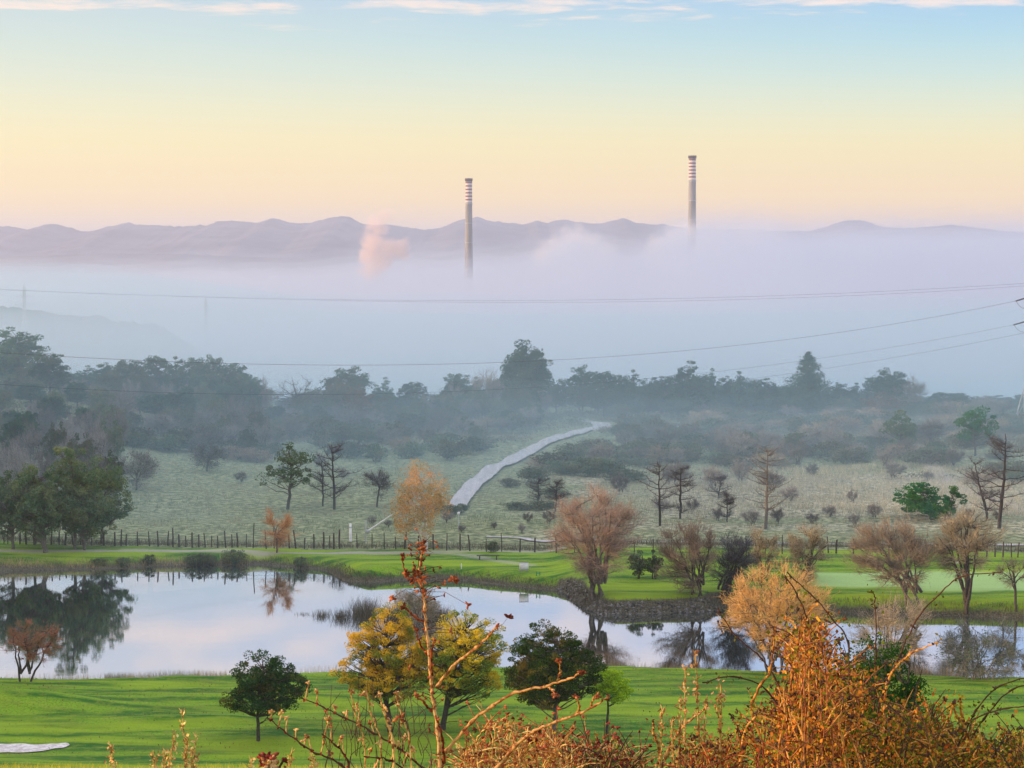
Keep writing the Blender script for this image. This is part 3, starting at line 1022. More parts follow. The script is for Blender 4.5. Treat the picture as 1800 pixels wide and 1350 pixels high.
def twiggy(name, w, z0, H, lean=0.0, seed=1, **kw):
    rng = np.random.default_rng(seed + 1000)
    lob = [(l[0] + lean, *l[1:]) for l in auto_lobes(w * 1.08, w * 1.0, z0, H * 0.96, rng, 7, kw.get('shape', 'dome'))]
    return make_twiggy(name, w, z0, H, seed, lobes=lob, lean=lean, **kw)


# --- on the near lawn
hero(452, 1306, (402, 1146, 535, 1246), leafy, 'pine_tree', 'small dark green pine with a bare thin trunk, alone on the near lawn', 'tree',
     seed=11, leaf=M['dark_pine'], bark=M['bark'], shape='dome', clumps=230, per=75, leaf_size=0.15, clump_r=0.065, trunk_r=0.12, aspect=0.45, flatten=0.8)
hero(690, 1288, (603, 1062, 752, 1225), leafy, 'golden_tree', 'golden-topped tree with a curved dark trunk, between the small dark pine and its golden twin', 'tree',
     'golden topped trees on the near lawn', seed=12, leaf=M['gold_leaf'], bark=M['bark'], shape='dome', clumps=380, per=125, leaf_size=0.105, clump_r=0.062, trunk_r=0.19, curve=-0.75, outer=0.7)
hero(780, 1284, (733, 1076, 880, 1228), leafy, 'golden_tree', 'golden-topped tree with a straight trunk, beside the round dark evergreen', 'tree',
     'golden topped trees on the near lawn', seed=13, leaf=M['gold_leaf'], bark=M['bark'], shape='round', clumps=380, per=125, leaf_size=0.105, clump_r=0.062, trunk_r=0.19, outer=0.7)
hero(974, 1308, (897, 1098, 1050, 1240), leafy, 'evergreen_tree', 'round dense dark green tree with a golden patch near its top, on the near lawn', 'tree',
     seed=14, leaf=M['dark_leaf'], bark=M['bark_grey'], shape='round', clumps=400, per=125, leaf_size=0.12, clump_r=0.062, trunk_r=0.18, outer=0.6)
hero(1067, 1298, (1040, 1178, 1107, 1232), leafy, 'young_pine', 'little lime green round-headed tree on a thin straight stem', 'tree',
     seed=15, leaf=M['lime_leaf'], bark=M['bark'], shape='dome', clumps=70, per=140, leaf_size=0.11, clump_r=0.12, trunk_r=0.09)
hero(44, 1199, (15, 1088, 106, 1168), twiggy, 'thorn_tree', 'small russet bare tree leaning at the water on the near shore', 'tree',
     seed=16, twig=M['rust_twig'], bark=M['bark'], shape='round', stems=2, limbs=7, mid=60, twigs=1500, tw_len=0.45, tw_w=0.028, trunk_r=0.13, nleaf=1700, leaf_size=0.085)
# --- willows on the near shore
hero(1366, 1183, (1280, 992, 1450, 1150), twiggy, 'willow', 'big orange twiggy willow on the near shore, behind the tall brambles', 'willow',
     seed=21, twig=M['twig_orange'], bark=M['twig_dark'], shape='round', stems=8, limbs=16, mid=200, twigs=8200, tw_len=0.6, tw_w=0.027, trunk_r=0.12)
hero(1552, 1190, (1498, 1045, 1628, 1160), twiggy, 'willow', 'pinkish bare willow on the near shore, beside the dark evergreen bush', 'willow',
     seed=22, twig=M['twig_pink'], bark=M['twig_dark'], shape='round', stems=7, limbs=10, mid=90, twigs=2600, tw_len=0.7, tw_w=0.022, trunk_r=0.09)
hero(1722, 1194, (1655, 1092, 1795, 1186), twiggy, 'sallow_bush', 'grey-green twiggy bush with small leaves, on the near shore at the lawn edge', 'bush',
     seed=23, twig=M['twig_grey'], bark=M['twig_dark'], shape='dome', stems=8, limbs=12, mid=110, twigs=2400, tw_len=0.7, tw_w=0.022, trunk_r=0.06, leaf=M['grey_green'], nleaf=5200, leaf_size=0.10)
# --- willows beyond the pond
hero(1050, 1052, (974, 856, 1116, 1010), twiggy, 'willow', 'tallest pink-topped bare willow, standing on the stone-faced bank', 'willow',
     seed=31, twig=M['twig_pink'], bark=M['bark_grey'], shape='round', stems=6, limbs=15, mid=190, up=0.7, twigs=7500, tw_len=0.8, tw_w=0.023, trunk_r=0.17)
hero(1226, 1048, (1158, 912, 1258, 1040), twiggy, 'willow', 'brownish bare willow next to the dark leaning one on the stone bank', 'willow',
     seed=32, twig=M['twig_brown'], bark=M['bark'], shape='round', stems=4, limbs=11, mid=110, up=0.7, twigs=3600, tw_len=0.85, tw_w=0.028, trunk_r=0.14)
hero(1270, 1052, (1250, 936, 1328, 1036), twiggy, 'dark_willow', 'dark bare tree leaning outward at the end of the stone bank', 'tree',
     seed=33, twig=M['twig_dark'], bark=M['bark'], shape='round', stems=4, limbs=9, mid=90, twigs=3000, tw_len=0.75, tw_w=0.026, trunk_r=0.14)
hero(1345, 1018, (1316, 925, 1374, 1008), twiggy, 'willow', 'small olive bare willow behind the orange one', 'willow',
     seed=34, twig=M['twig_brown'], bark=M['bark'], shape='round', stems=3, limbs=7, mid=50, twigs=1700, tw_len=0.7, tw_w=0.026, trunk_r=0.10, leaf=M['olive'], nleaf=900, leaf_size=0.12)
hero(1420, 1022, (1384, 920, 1455, 1020), twiggy, 'willow', 'brown oval willow at the edge of the pale putting green', 'willow',
     seed=35, twig=M['twig_brown'], bark=M['bark'], shape='round', stems=1, limbs=9, mid=70, twigs=2800, tw_len=0.7, tw_w=0.027, trunk_r=0.13, leaf=M['olive'], nleaf=1200, leaf_size=0.12)
hero(1604, 1062, (1493, 908, 1640, 1036), twiggy, 'willow', 'wide brown willow with slanting stems in front of the putting green', 'willow',
     seed=36, twig=M['twig_brown'], bark=M['bark_grey'], shape='round', stems=4, limbs=12, mid=150, up=0.6, twigs=5600, tw_len=0.85, tw_w=0.027, trunk_r=0.15)
hero(1700, 1080, (1640, 892, 1752, 1014), twiggy, 'willow', 'tall brown willow on a thick dark double trunk at the pond edge', 'willow',
     seed=37, twig=M['twig_brown'], bark=M['bark'], shape='round', stems=2, limbs=10, mid=120, twigs=4600, tw_len=0.85, tw_w=0.027, trunk_r=0.24, spread=0.05)
hero(1786, 1078, (1748, 975, 1812, 1030), twiggy, 'thorn_tree', 'thin slanting bare sapling beside the tall willow on a double trunk', 'tree',
     seed=38, twig=M['twig_brown'], bark=M['bark'], shape='round', stems=1, limbs=6, mid=40, twigs=800, tw_len=0.6, tw_w=0.022, trunk_r=0.11)
for i, (px, wd) in enumerate(((1120, 32), (1150, 30))):
    hero(px, 1018, (px - wd / 2, 968, px + wd / 2, 1014), leafy, 'lawn_shrub', ('upright dark shrub beside the tallest willow' if i == 0 else 'upright dark shrub beside the brownish bare willow'), 'shrub',
         'pair of dark shrubs on the far lawn', seed=39 + i, leaf=M['grey_green'], bark=M['bark'], clumps=36, per=60, leaf_size=0.16, clump_r=0.16, stems=3, trunk_r=0.1)
# --- birch and its neighbours
hero(748, 968, (693, 810, 786, 942), leafy, 'birch', 'orange birch with a white trunk beside the gravel road', 'birch tree',
     seed=41, leaf=M['birch_leaf'], bark=M['bark_birch'], shape='round', clumps=120, per=85, leaf_size=0.17, clump_r=0.11, trunk_r=0.16, outer=0.6, flatten=1.3)
hero(487, 972, (460, 893, 516, 956), twiggy, 'thorn_tree', 'small pale orange bare tree by the far pond shore', 'tree',
     seed=42, twig=M['twig_orange'], bark=M['bark_grey'], shape='dome', stems=1, limbs=7, mid=60, twigs=1700, tw_len=0.6, tw_w=0.024, trunk_r=0.08)
# --- pine grove at the far left
GROVE = [(24, 966, (-30, 832, 58, 938), 'leftmost of the grove of green pines by the far shore'),
         (78, 972, (22, 818, 112, 942), 'green pine with the thickest pale trunk in the grove by the far shore'),
         (132, 966, (86, 786, 172, 930), 'tallest green pine of the grove by the far shore'),
         (152, 967, (112, 842, 190, 945), 'green pine with a pale forked trunk in the grove by the far shore'),
         (178, 956, (132, 806, 226, 936), 'outermost green pine of the grove, its crown hanging towards the open meadow'),
         (62, 958, (30, 845, 92, 930), 'slender green pine standing behind the thickest trunk of the grove')]
for i, (px, py, cr_, lb) in enumerate(GROVE):
    hero(px, py, cr_, leafy, 'pine_tree', lb, 'tree', 'grove of pines by the far shore', seed=50 + i, leaf=M['pine_pale'] if i in (0, 5) else M['pine'], bark=M['bark_grey'],
         shape='round', clumps=210, per=75, leaf_size=0.2, clump_r=0.08, trunk_r=0.17 if i != 1 else 0.26, stems=2 if i == 3 else 1, flatten=0.85)
# --- trees in the misty meadow
hero(506, 896, (464, 778, 548, 856), leafy, 'pine_tree', 'round-headed pine with a bent bare trunk in the misty meadow', 'tree',
     seed=61, leaf=M['pine_pale'], bark=M['bark'], shape='dome', clumps=55, per=60, leaf_size=0.25, clump_r=0.11, trunk_r=0.2, curve=0.5)
hero(588, 896, (545, 776, 628, 880), lambda n, w, z0, H, lean=0, **k: make_dead_pine(n, w, z0, H, 62, M['bark_burnt'], M['twig_dark'], lean, 15, 1500), 'bare_tree',
     'tall dark bare tree next to the round-headed pine in the misty meadow', 'tree')
hero(567, 890, (542, 806, 590, 876), lambda n, w, z0, H, lean=0, **k: make_dead_pine(n, w, z0, H, 63, M['bark_burnt'], M['twig_dark'], lean, 10, 900), 'bare_tree',
     'shorter dark bare tree touching the tall one in the misty meadow', 'tree')
hero(662, 892, (638, 822, 690, 874), twiggy, 'bare_tree', 'small thin bare tree in the meadow just before the orange birch', 'tree',
     seed=64, twig=M['twig_dark'], bark=M['bark'], shape='round', stems=1, limbs=6, mid=40, twigs=900, tw_len=0.7, tw_w=0.022, trunk_r=0.1, leaf=M['grey_green'], nleaf=400, leaf_size=0.14)
hero(240, 862, (207, 790, 275, 854), twiggy, 'round_tree', 'round grey tree alone at the upper edge of the open meadow', 'tree',
     seed=65, twig=M['twig_grey'], bark=M['bark'], shape='round', stems=1, limbs=8, mid=70, twigs=2400, tw_len=0.9, tw_w=0.03, trunk_r=0.14, leaf=M['grey_green'], nleaf=2200, leaf_size=0.16)
hero(363, 828, (335, 776, 398, 818), twiggy, 'round_tree', 'small grey dome-shaped tree at the far edge of the open meadow', 'tree',
     seed=66, twig=M['twig_grey'], bark=M['bark'], shape='dome', stems=1, limbs=7, mid=50, twigs=1500, tw_len=0.8, tw_w=0.03, trunk_r=0.12, leaf=M['grey_green'], nleaf=1000, leaf_size=0.16)
# --- right-hand field
DEAD = [(1160, 925, (1126, 808, 1196, 890), 'dark bare pine with upswept limbs behind the tallest willow', 71),
        (1196, 912, (1175, 815, 1222, 900), 'thin dark bare tree close beside the one with upswept limbs', 72),
        (1346, 930, (1312, 780, 1384, 905), 'tall bare pine with silvery level branches in the straw-coloured field', 73),
        (1756, 930, (1706, 762, 1812, 900), 'largest bare dark pine, above the wide brown willows', 74),
        (1736, 915, (1690, 800, 1760, 895), 'slanting bare dark pine beside the largest bare one', 75),
        (1262, 878, (1244, 832, 1284, 872), 'small bare tree where the straw field begins', 76),
        (1278, 918, (1262, 862, 1294, 905), 'thin bare pole of a tree in the middle of the straw field', 77),
        (945, 892, (926, 836, 966, 880), 'bare sapling nearest the bend of the gravel road', 78),
        (976, 900, (958, 838, 998, 882), 'bare sapling just behind the tallest willow', 79)]
for px, py, cr_, lb, sd in DEAD:
    hero(px, py, cr_, lambda n, w, z0, H, lean=0, sd=sd, **k: make_dead_pine(n, w, z0, H, sd, M['bark_burnt'] if sd != 73 else M['bark_grey'], M['twig_dark'] if sd != 73 else M['twig_grey'], lean,
         16 if sd in (73, 74) else 11, 2600 if sd in (74,) else 1300), 'bare_tree', lb, 'tree', 'bare trees in the far field')
hero(1636, 914, (1577, 850, 1664, 908), leafy, 'pine_tree', 'broad vivid green pine spreading low behind the wide brown willow', 'tree',
     seed=81, leaf=M['pine_green'], bark=M['bark'], shape='dome', clumps=60, per=110, leaf_size=0.22, clump_r=0.11, trunk_r=0.14)
hero(1660, 914, (1660, 854, 1698, 892), leafy, 'pine_tree', 'small tuft-like green pine touching the broad vivid green one', 'tree',
     seed=82, leaf=M['pine_green'], bark=M['bark'], shape='round', clumps=22, per=90, leaf_size=0.2, clump_r=0.16, trunk_r=0.1)
hero(1580, 800, (1554, 722, 1608, 782), leafy, 'pine_tree', 'pale misty green pine alone above the straw field', 'tree',
     seed=83, leaf=M['pine_pale'], bark=M['bark'], shape='round', clumps=45, per=80, leaf_size=0.28, clump_r=0.13, trunk_r=0.15)
hero(1714, 802, (1682, 716, 1752, 780), leafy, 'pine_tree', 'green flat-topped pine above the largest bare pine', 'tree',
     seed=84, leaf=M['pine_green'], bark=M['bark'], shape='umbrella', clumps=55, per=90, leaf_size=0.28, clump_r=0.12, trunk_r=0.17)

# ------------------------------------------------------------------ prototypes for the woods
for i in range(5):
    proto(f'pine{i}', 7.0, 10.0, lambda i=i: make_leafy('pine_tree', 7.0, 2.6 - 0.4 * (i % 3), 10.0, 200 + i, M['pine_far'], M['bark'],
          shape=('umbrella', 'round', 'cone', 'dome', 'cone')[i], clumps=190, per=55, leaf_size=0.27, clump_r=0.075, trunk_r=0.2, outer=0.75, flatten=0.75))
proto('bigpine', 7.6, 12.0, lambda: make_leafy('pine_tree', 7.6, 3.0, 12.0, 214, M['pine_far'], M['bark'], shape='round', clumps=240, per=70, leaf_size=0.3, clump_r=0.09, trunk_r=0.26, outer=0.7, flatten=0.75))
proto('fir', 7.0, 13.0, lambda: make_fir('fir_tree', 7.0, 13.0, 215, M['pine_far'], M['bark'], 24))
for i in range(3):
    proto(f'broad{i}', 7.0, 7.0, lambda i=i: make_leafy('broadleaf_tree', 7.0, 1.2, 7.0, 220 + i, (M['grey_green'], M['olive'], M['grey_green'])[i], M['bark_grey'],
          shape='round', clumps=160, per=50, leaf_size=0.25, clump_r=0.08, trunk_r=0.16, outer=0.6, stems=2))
proto('rusty', 6.0, 6.5, lambda: make_leafy('rusty_tree', 6.0, 1.4, 6.5, 226, M['rust'], M['bark_grey'], shape='round', clumps=60, per=60, leaf_size=0.28, clump_r=0.11, trunk_r=0.14, stems=2))
for i in range(2):
    proto(f'haze{i}', 6.5, 6.5, lambda i=i: make_twiggy('bare_tree', 6.5, 1.2, 6.5, 230 + i, (M['twig_grey'], M['twig_grey'])[i], M['bark'], shape='round', stems=3 - i, limbs=9, mid=70, twigs=1900, tw_len=1.0, tw_w=0.045, trunk_r=0.13))
for i in range(4):
    proto(f'scrub{i}', 4.0, 2.4, lambda i=i: make_leafy('heath_shrub', 4.0, 0.2, 2.4, 240 + i, (M['scrub'], M['grey_green'], M['grey_green'], M['olive'])[i], M['bark'], shape='dome', clumps=42, per=46,
          leaf_size=0.22, clump_r=0.13, trunk_r=0.05, stems=4, outer=0.4))
proto('broom', 3.2, 2.0, lambda: make_twiggy('heath_shrub', 3.2, 0.2, 2.0, 246, M['twig_brown'], M['bark'], shape='dome', stems=6, limbs=9, mid=40, twigs=900, tw_len=0.6, tw_w=0.035, trunk_r=0.05))
proto('ball', 2.4, 1.7, lambda: make_leafy('pond_shrub', 2.4, 0.05, 1.7, 247, M['grey_green'], M['bark'], shape='dome', clumps=50, per=60, leaf_size=0.10, clump_r=0.14, trunk_r=0.04, stems=4))

# --- the skyline, tree by tree: (x, top, crown width, kind, distance, label)
GP = 'dark pines of the misty skyline'
LINE = [
    (28, 580, 92, 'pine1', 440, 'tallest rounded pine at the end of the skyline above the pine grove'),
    (86, 622, 62, 'pine0', 425, 'drooping pine stepping down beside the tallest rounded one'),
    (-12, 612, 60, 'pine3', 450, None), (52, 640, 60, 'broad0', 432, None),
    (150, 644, 54, 'pine2', 450, None), (188, 640, 56, 'pine1', 455, None), (226, 634, 56, 'pine0', 450, None),
    (272, 627, 58, 'pine3', 455, 'dome-topped pine where the long dark skyline clump begins to rise'), (306, 629, 48, 'pine2', 450, None), (338, 630, 52, 'pine0', 460, None),
    (376, 627, 50, 'pine1', 452, 'knobbly pine at the top of the long dark skyline clump'), (408, 640, 60, 'pine0', 450, 'ragged pine whose limbs reach out over the gap before the bare oak'),
    (466, 678, 42, 'rusty', 470, None), (555, 682, 44, 'broad2', 470, None),
    (610, 647, 74, 'pine1', 462, 'broad pine with a rusty flank between the bare oak and two small pines'), (590, 664, 46, 'broad1', 450, None), (628, 676, 50, 'rusty', 440, 'rust-tinged tree at the flank of the broad pine'),
    (675, 665, 46, 'pine2', 468, 'first of two small separate pines in the low gap of the skyline'),
    (727, 672, 52, 'pine3', 468, 'second of two small separate pines, beside the pale gap of the skyline'),
    (804, 658, 56, 'pine0', 465, 'dark pine just after the pale gap of the skyline'), (836, 664, 44, 'pine2', 470, None), (858, 650, 58, 'haze1', 462, 'brownish bare tree between dark pines near the tallest skyline pine'),
    (888, 664, 50, 'pine3', 470, None),
    (930, 602, 76, 'bigpine', 462, 'tallest dark pine of the skyline, standing clear above the gravel road'),
    (905, 676, 50, 'broad0', 455, None), (978, 668, 44, 'pine1', 470, None),
    (1024, 645, 56, 'pine1', 468, 'rounded pine above the far end of the gravel road'), (1062, 654, 50, 'pine3', 465, None), (1090, 660, 44, 'pine0', 470, None), (1112, 652, 46, 'pine2', 465, None),
    (1140, 668, 44, 'pine1', 468, None), (1166, 662, 46, 'pine0', 472, None), (1210, 636, 64, 'pine4', 465, 'pointed dark pine between the gravel road and the tall fir'),
    (1236, 660, 44, 'pine3', 468, None), (1254, 650, 42, 'pine2', 470, None), (1282, 664, 44, 'pine1', 472, None), (1302, 654, 46, 'pine4', 466, None), (1330, 668, 44, 'pine0', 470, None),
    (1352, 666, 46, 'pine4', 466, None), (1378, 678, 44, 'pine3', 470, None),
    (1422, 620, 68, 'fir', 462, 'tall dark pointed fir standing above the skyline'),
    (1474, 674, 44, 'pine1', 470, None), (1504, 674, 42, 'pine4', 468, None), (1448, 684, 44, 'pine2', 475, None),
    (1540, 662, 50, 'pine3', 466, None), (1568, 650, 62, 'pine1', 462, 'highest pine of the rounded clump after the tall fir'),
    (1556, 690, 74, 'rusty', 448, 'rust-coloured tree in front of the rounded clump after the fir'), (1606, 662, 56, 'haze1', 460, 'grey-brown open tree ending the rounded clump after the fir'),
    (1660, 690, 54, 'pine3', 462, None), (1692, 696, 50, 'pine0', 460, None), (1730, 696, 58, 'haze1', 458, 'open bare crown above the flat-topped green pine'), (1762, 700, 48, 'haze0', 460, None),
    (1802, 716, 46, 'pine2', 462, None), (1836, 710, 56, 'pine1', 462, None), (1640, 706, 50, 'broad0', 452, None)]
SKYL = []
for px, ty, wd, key, D, lb in LINE:
    nm = {'fir': 'fir_tree', 'haze0': 'bare_tree', 'haze1': 'bare_tree', 'rusty': 'rusty_tree', 'broad0': 'broadleaf_tree', 'broad1': 'broadleaf_tree', 'broad2': 'broadleaf_tree'}.get(key, 'pine_tree')
    gen = {'fir_tree': '', 'bare_tree': 'hazy bare tree among the dark skyline pines', 'rusty_tree': 'pale rusty tree among the dark skyline pines',
           'broadleaf_tree': 'hazy round broadleaf tree among the dark skyline pines', 'pine_tree': 'misty blue-green pine in the unbroken stretch of the skyline'}[nm]
    gr = GP if lb else {'bare_tree': 'bare trees of the skyline', 'rusty_tree': 'rusty trees of the skyline', 'broadleaf_tree': 'broadleaf trees of the skyline', 'pine_tree': 'pines in the unbroken skyline'}[nm]
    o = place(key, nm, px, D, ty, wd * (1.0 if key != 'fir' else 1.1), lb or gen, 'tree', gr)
    if not lb: SKYL.append((o, {'pine_tree': 'ordinary pine', 'bare_tree': 'bare tree', 'rusty_tree': 'pale rusty tree', 'broadleaf_tree': 'round broadleaf tree'}[nm]))
hero(520, 742, (480, 655, 562, 722), twiggy, 'bare_oak', 'spreading leafless oak in the gap of the skyline', 'tree',
     seed=86, twig=M['twig_grey'], bark=M['bark'], shape='dome', stems=1, limbs=11, mid=60, twigs=500, tw_len=0.9, tw_w=0.03, trunk_r=0.22)

# --- the woods below the skyline: rows of individual trees
R = random.Random(77)
WOOD = [  # x range, distance range, crown top row at near / far, kinds, count
    ((-30, 250), (395, 440), (650, 690), ('broad0', 'broad2', 'pine3', 'haze0'), 23),
    ((-30, 210), (335, 392), (690, 745), ('haze0', 'broad0', 'haze1', 'broad2', 'pine3'), 25),
    ((-30, 200), (300, 334), (742, 800), ('haze0', 'haze1', 'broad0'), 14),
    ((200, 460), (405, 450), (655, 705), ('pine0', 'pine3', 'broad0', 'haze0', 'pine1'), 26),
    ((190, 470), (372, 402), (705, 760), ('haze0', 'broad2', 'broad0', 'haze1'), 26),
    ((440, 800), (430, 462), (690, 716), ('broad0', 'pine3', 'broad2', 'haze0', 'broad1'), 26),
    ((440, 820), (396, 428), (716, 752), ('broad2', 'broad0', 'haze0', 'haze1', 'broad1'), 29),
    ((790, 985), (428, 466), (672, 728), ('pine3', 'broad0', 'haze0', 'broad2', 'haze1'), 22),
    ((980, 1700), (452, 476), (686, 716), ('pine3', 'broad0', 'pine1', 'broad2', 'haze0'), 38),
    ((1270, 1420), (352, 380), (748, 780), ('haze0', 'broad2'), 7),
    ((1640, 1820), (372, 420), (742, 780), ('haze0', 'broad2', 'haze1'), 10)]
ORD = {}


def queue(o, where, noun, frm):
    ORD.setdefault((where, noun, frm), []).append(o)


for (xa, xb), (da, db), (ta, tb), kinds, cnt in WOOD:
    for i in range(cnt):
        px = xa + (xb - xa) * (i + R.uniform(0.15, 0.85)) / cnt
        f = R.random(); D = db + (da - db) * f
        ty = ta + (tb - ta) * f + R.uniform(-8, 10)
        if 960 < px < 1075 and D < 470: continue
        key = kinds[R.randrange(len(kinds))]
        nm = 'pine_tree' if key.startswith('pine') else ('bare_tree' if key.startswith('haze') else 'broadleaf_tree')
        side = 'above the pine grove' if px < 250 else ('behind the open meadow' if px < 820 else ('beside the gravel road' if px < 985 else 'under the skyline pines'))
        kindw = {'pine_tree': 'dim misty pine', 'bare_tree': 'grey leafless misty tree', 'broadleaf_tree': 'soft grey-green misty tree'}[nm]
        o = place(key, nm, px, D, ty, R.uniform(30, 52) * (430 / D) ** 0.5, 'x', 'tree', f'{kindw}s {side}')
        row = 'front' if D < 375 else ('middle' if D < 425 else 'back')
        queue(o, f'{row} of the ' + {'above the pine grove': 'wood above the grove', 'behind the open meadow': 'wood behind the meadow', 'beside the gravel road': 'roadside wood'}.get(side, 'ridge wood'), {'pine_tree': 'dim pine', 'bare_tree': 'bare tree', 'broadleaf_tree': 'green tree'}[nm], 'the road' if px < 985 else 'the tall fir')

# --- heath shrubs either side of the road and over the right-hand slope
for o, nn in SKYL: queue(o, 'on the skyline', nn, 'the tall fir')
for i in range(44):
    px = 452 + i * 31.5 + R.uniform(-8, 8)
    D = R.uniform(478, 500); key = R.choice(('pine0', 'pine1', 'pine3', 'pine2', 'broad0', 'haze0'))
    if px < 560 and i % 2: continue
    nm = 'pine_tree' if key.startswith('pine') else ('bare_tree' if key.startswith('haze') else 'broadleaf_tree')
    kindw = {'pine_tree': 'pale pine', 'bare_tree': 'bare pale tree', 'broadleaf_tree': 'pale tree'}[nm]
    place(key, nm, px, D, 684 + R.uniform(-12, 14) + (16 if px > 1620 else 0) + (14 if 440 < px < 800 else 0), R.uniform(50, 70), f'{kindw} just behind the dark skyline trees', 'tree', f'{kindw}s behind the skyline')
    queue(C.objects[-1] if False else LAST[0], 'behind the dark skyline trees', kindw, 'the tall fir')
road_px = np.array([(900 + F * x / y, y) for x, y in ROAD])


def hides_road(px, D, ty, wpx):
    for x, y in RPX:
        if y > D - 1 and abs(900 + F * x / y - px) < wpx / 2 + 3 and HZ + (CH - 1.2) / y * F > ty: return True
    return False


_t = np.linspace(0, len(ROAD) - 1, 60)
RPX = [(float(np.interp(t, range(len(ROAD)), [q[0] for q in ROAD])), float(np.interp(t, range(len(ROAD)), [q[1] for q in ROAD]))) for t in _t]


def near_road(px, D, tol):
    x = (px - 900) / F * D
    return float(line_dist(ROAD, np.array([x]), np.array([D]))[0]) < tol


SHR = [((430, 1000), (372, 450), 46, (34, 62), (2.0, 3.4), 'by the wood'), ((768, 812), (299, 303), 5, (20, 30), (0.7, 1.2), 'at the road end'), ((840, 1000), (300, 372), 9, (30, 52), (1.0, 1.9), 'on the lower verge'),
       ((1000, 1810), (395, 452), 56, (38, 72), (1.8, 3.2), 'under the skyline'), ((1000, 1660), (352, 393), 44, (36, 66), (1.5, 2.8), 'above the straw field'),
       ((1660, 1810), (330, 395), 12, (30, 60), (1.3, 2.6), 'near the dirt track'), ((880, 1110), (330, 385), 14, (40, 70), (1.6, 2.7), 'by the gravel road'),
       ((-20, 460), (366, 384), 20, (40, 62), (1.8, 2.8), 'above the open meadow')]
for (xa, xb), (da, db), cnt, (wa, wb), (ha, hb), where in SHR:
    for i in range(cnt):
        px = xa + (xb - xa) * (i + R.random()) / cnt; D = R.uniform(da, db)
        wpx = R.uniform(wa, wb) * (400 / D) ** 0.5
        if where != 'at the road end' and near_road(px, D, 1.9 + wpx * D / F * 0.5): continue
        key = R.choice(('scrub0', 'scrub1', 'scrub2', 'scrub3', 'broom'))
        h = R.uniform(ha, hb); x = (px - 900) / F * D
        z = hgt(x, D); ty = HZ + (CH - z - h) / D * F
        if where != 'at the road end' and hides_road(px, D, ty, wpx): continue
        place(key, 'heath_shrub', px, D, ty, wpx, 'x', 'shrub', f'heath shrubs {where}')
        queue(LAST[0], where, {'broom': 'broom shrub', 'scrub3': 'olive shrub', 'scrub1': 'green shrub'}.get(key, 'dull brown shrub'), 'the road' if abs(px - 900) < 400 or px < 900 else 'the dirt track')
# small trees dotted over the straw field and the meadow
for (xa, xb), (da, db), cnt, (ha, hb), where in (((1090, 1700), (300, 350), 13, (1.4, 3.6), 'in the straw field'), ((980, 1640), (345, 400), 26, (2.6, 4.6), 'above the straw field'), ((300, 700), (330, 385), 8, (1.2, 2.2), 'on the open meadow'),
                                          ((1010, 1800), (276, 296), 15, (1.0, 2.2), 'behind the fence'), ((640, 1000), (274, 286), 9, (0.9, 1.8), 'behind the fence')):
    for i in range(cnt):
        px = xa + (xb - xa) * (i + R.random()) / cnt; D = R.uniform(da, db); h = R.uniform(ha, hb)
        if near_road(px, D, 2.6) or hides_road(px, D, HZ + (CH - 1 - h) / D * F, 22): continue
        x = (px - 900) / F * D
        place(R.choice(('haze0', 'haze1')), 'bare_sapling', px, D, HZ + (CH - hgt(x, D) - h) / D * F, h * R.uniform(0.7, 1.05) / D * F, 'x', 'tree', f'bare saplings {where}')
        queue(LAST[0], where, 'bare sapling', 'the road')
# the evenly clipped balls at the water's edge
for px, py, ty, wd, lb in ((257, 997, 975, 23, 'small square-cut shrub standing alone in the water edge'), (343, 997, 973, 40, 'widest round shrub at the far water edge'),
                           (368, 995, 976, 24, 'small shrub touching the widest round one at the water edge'), (412, 995, 967, 38, 'rounded shrub at the corner where the far shore turns'),
                           (525, 1002, 978, 20, 'lone small dark shrub on the far shore beyond the pale orange tree'), (168, 1000, 981, 28, 'faint low shrub under the pine grove at the water'),
                           (214, 1000, 980, 22, 'faint low shrub beside the lone square-cut one')):
    D = CH / (py - HZ) * F
    o = place('ball', 'pond_shrub', px, D, ty, wd, lb, 'shrub', 'clipped shrubs along the far water edge', basez=0.02)
place('ball', 'pond_shrub', 865, py_base(865, 972), 952, 20, 'small dark round shrub at the fence beside the birch', 'shrub')

for px, ty, wd, key, D, lb in (): pass
ONES = ['', 'first', 'second', 'third', 'fourth', 'fifth', 'sixth', 'seventh', 'eighth', 'ninth', 'tenth', 'eleventh', 'twelfth', 'thirteenth', 'fourteenth', 'fifteenth', 'sixteenth', 'seventeenth', 'eighteenth', 'nineteenth', 'twentieth']
for (where, noun, frm), obs in ORD.items():
    x0 = {'the road': 900, 'the tall fir': 1422, 'the dirt track': 1640}[frm]
    def pxof(o): return 900 + F * o.location.x / o.location.y
    for sgn, side in ((-1, 'towards the grove'), (1, 'towards the pylon')):
        ss = sorted([o for o in obs if (pxof(o) - x0) * sgn > 0], key=lambda o: abs(pxof(o) - x0))
        for i, o in enumerate(ss):
            wd_ = ONES[i + 1] if i < 20 else {2: 'twenty ', 3: 'thirty ', 4: 'forty ', 5: 'fifty '}[(i + 1) // 10] + (ONES[(i + 1) % 10] or 'ten')
            o['label'] = f'{wd_} {noun} from {frm} {side}, {where}' if len(ss) < len(obs) else f'{wd_} {noun} from {frm}, {where}'

# ------------------------------------------------------------------ chimneys
def metal_mat(name, col, rough=0.5):
    return simple_mat(name, col, rough, 0.15, 2.0)


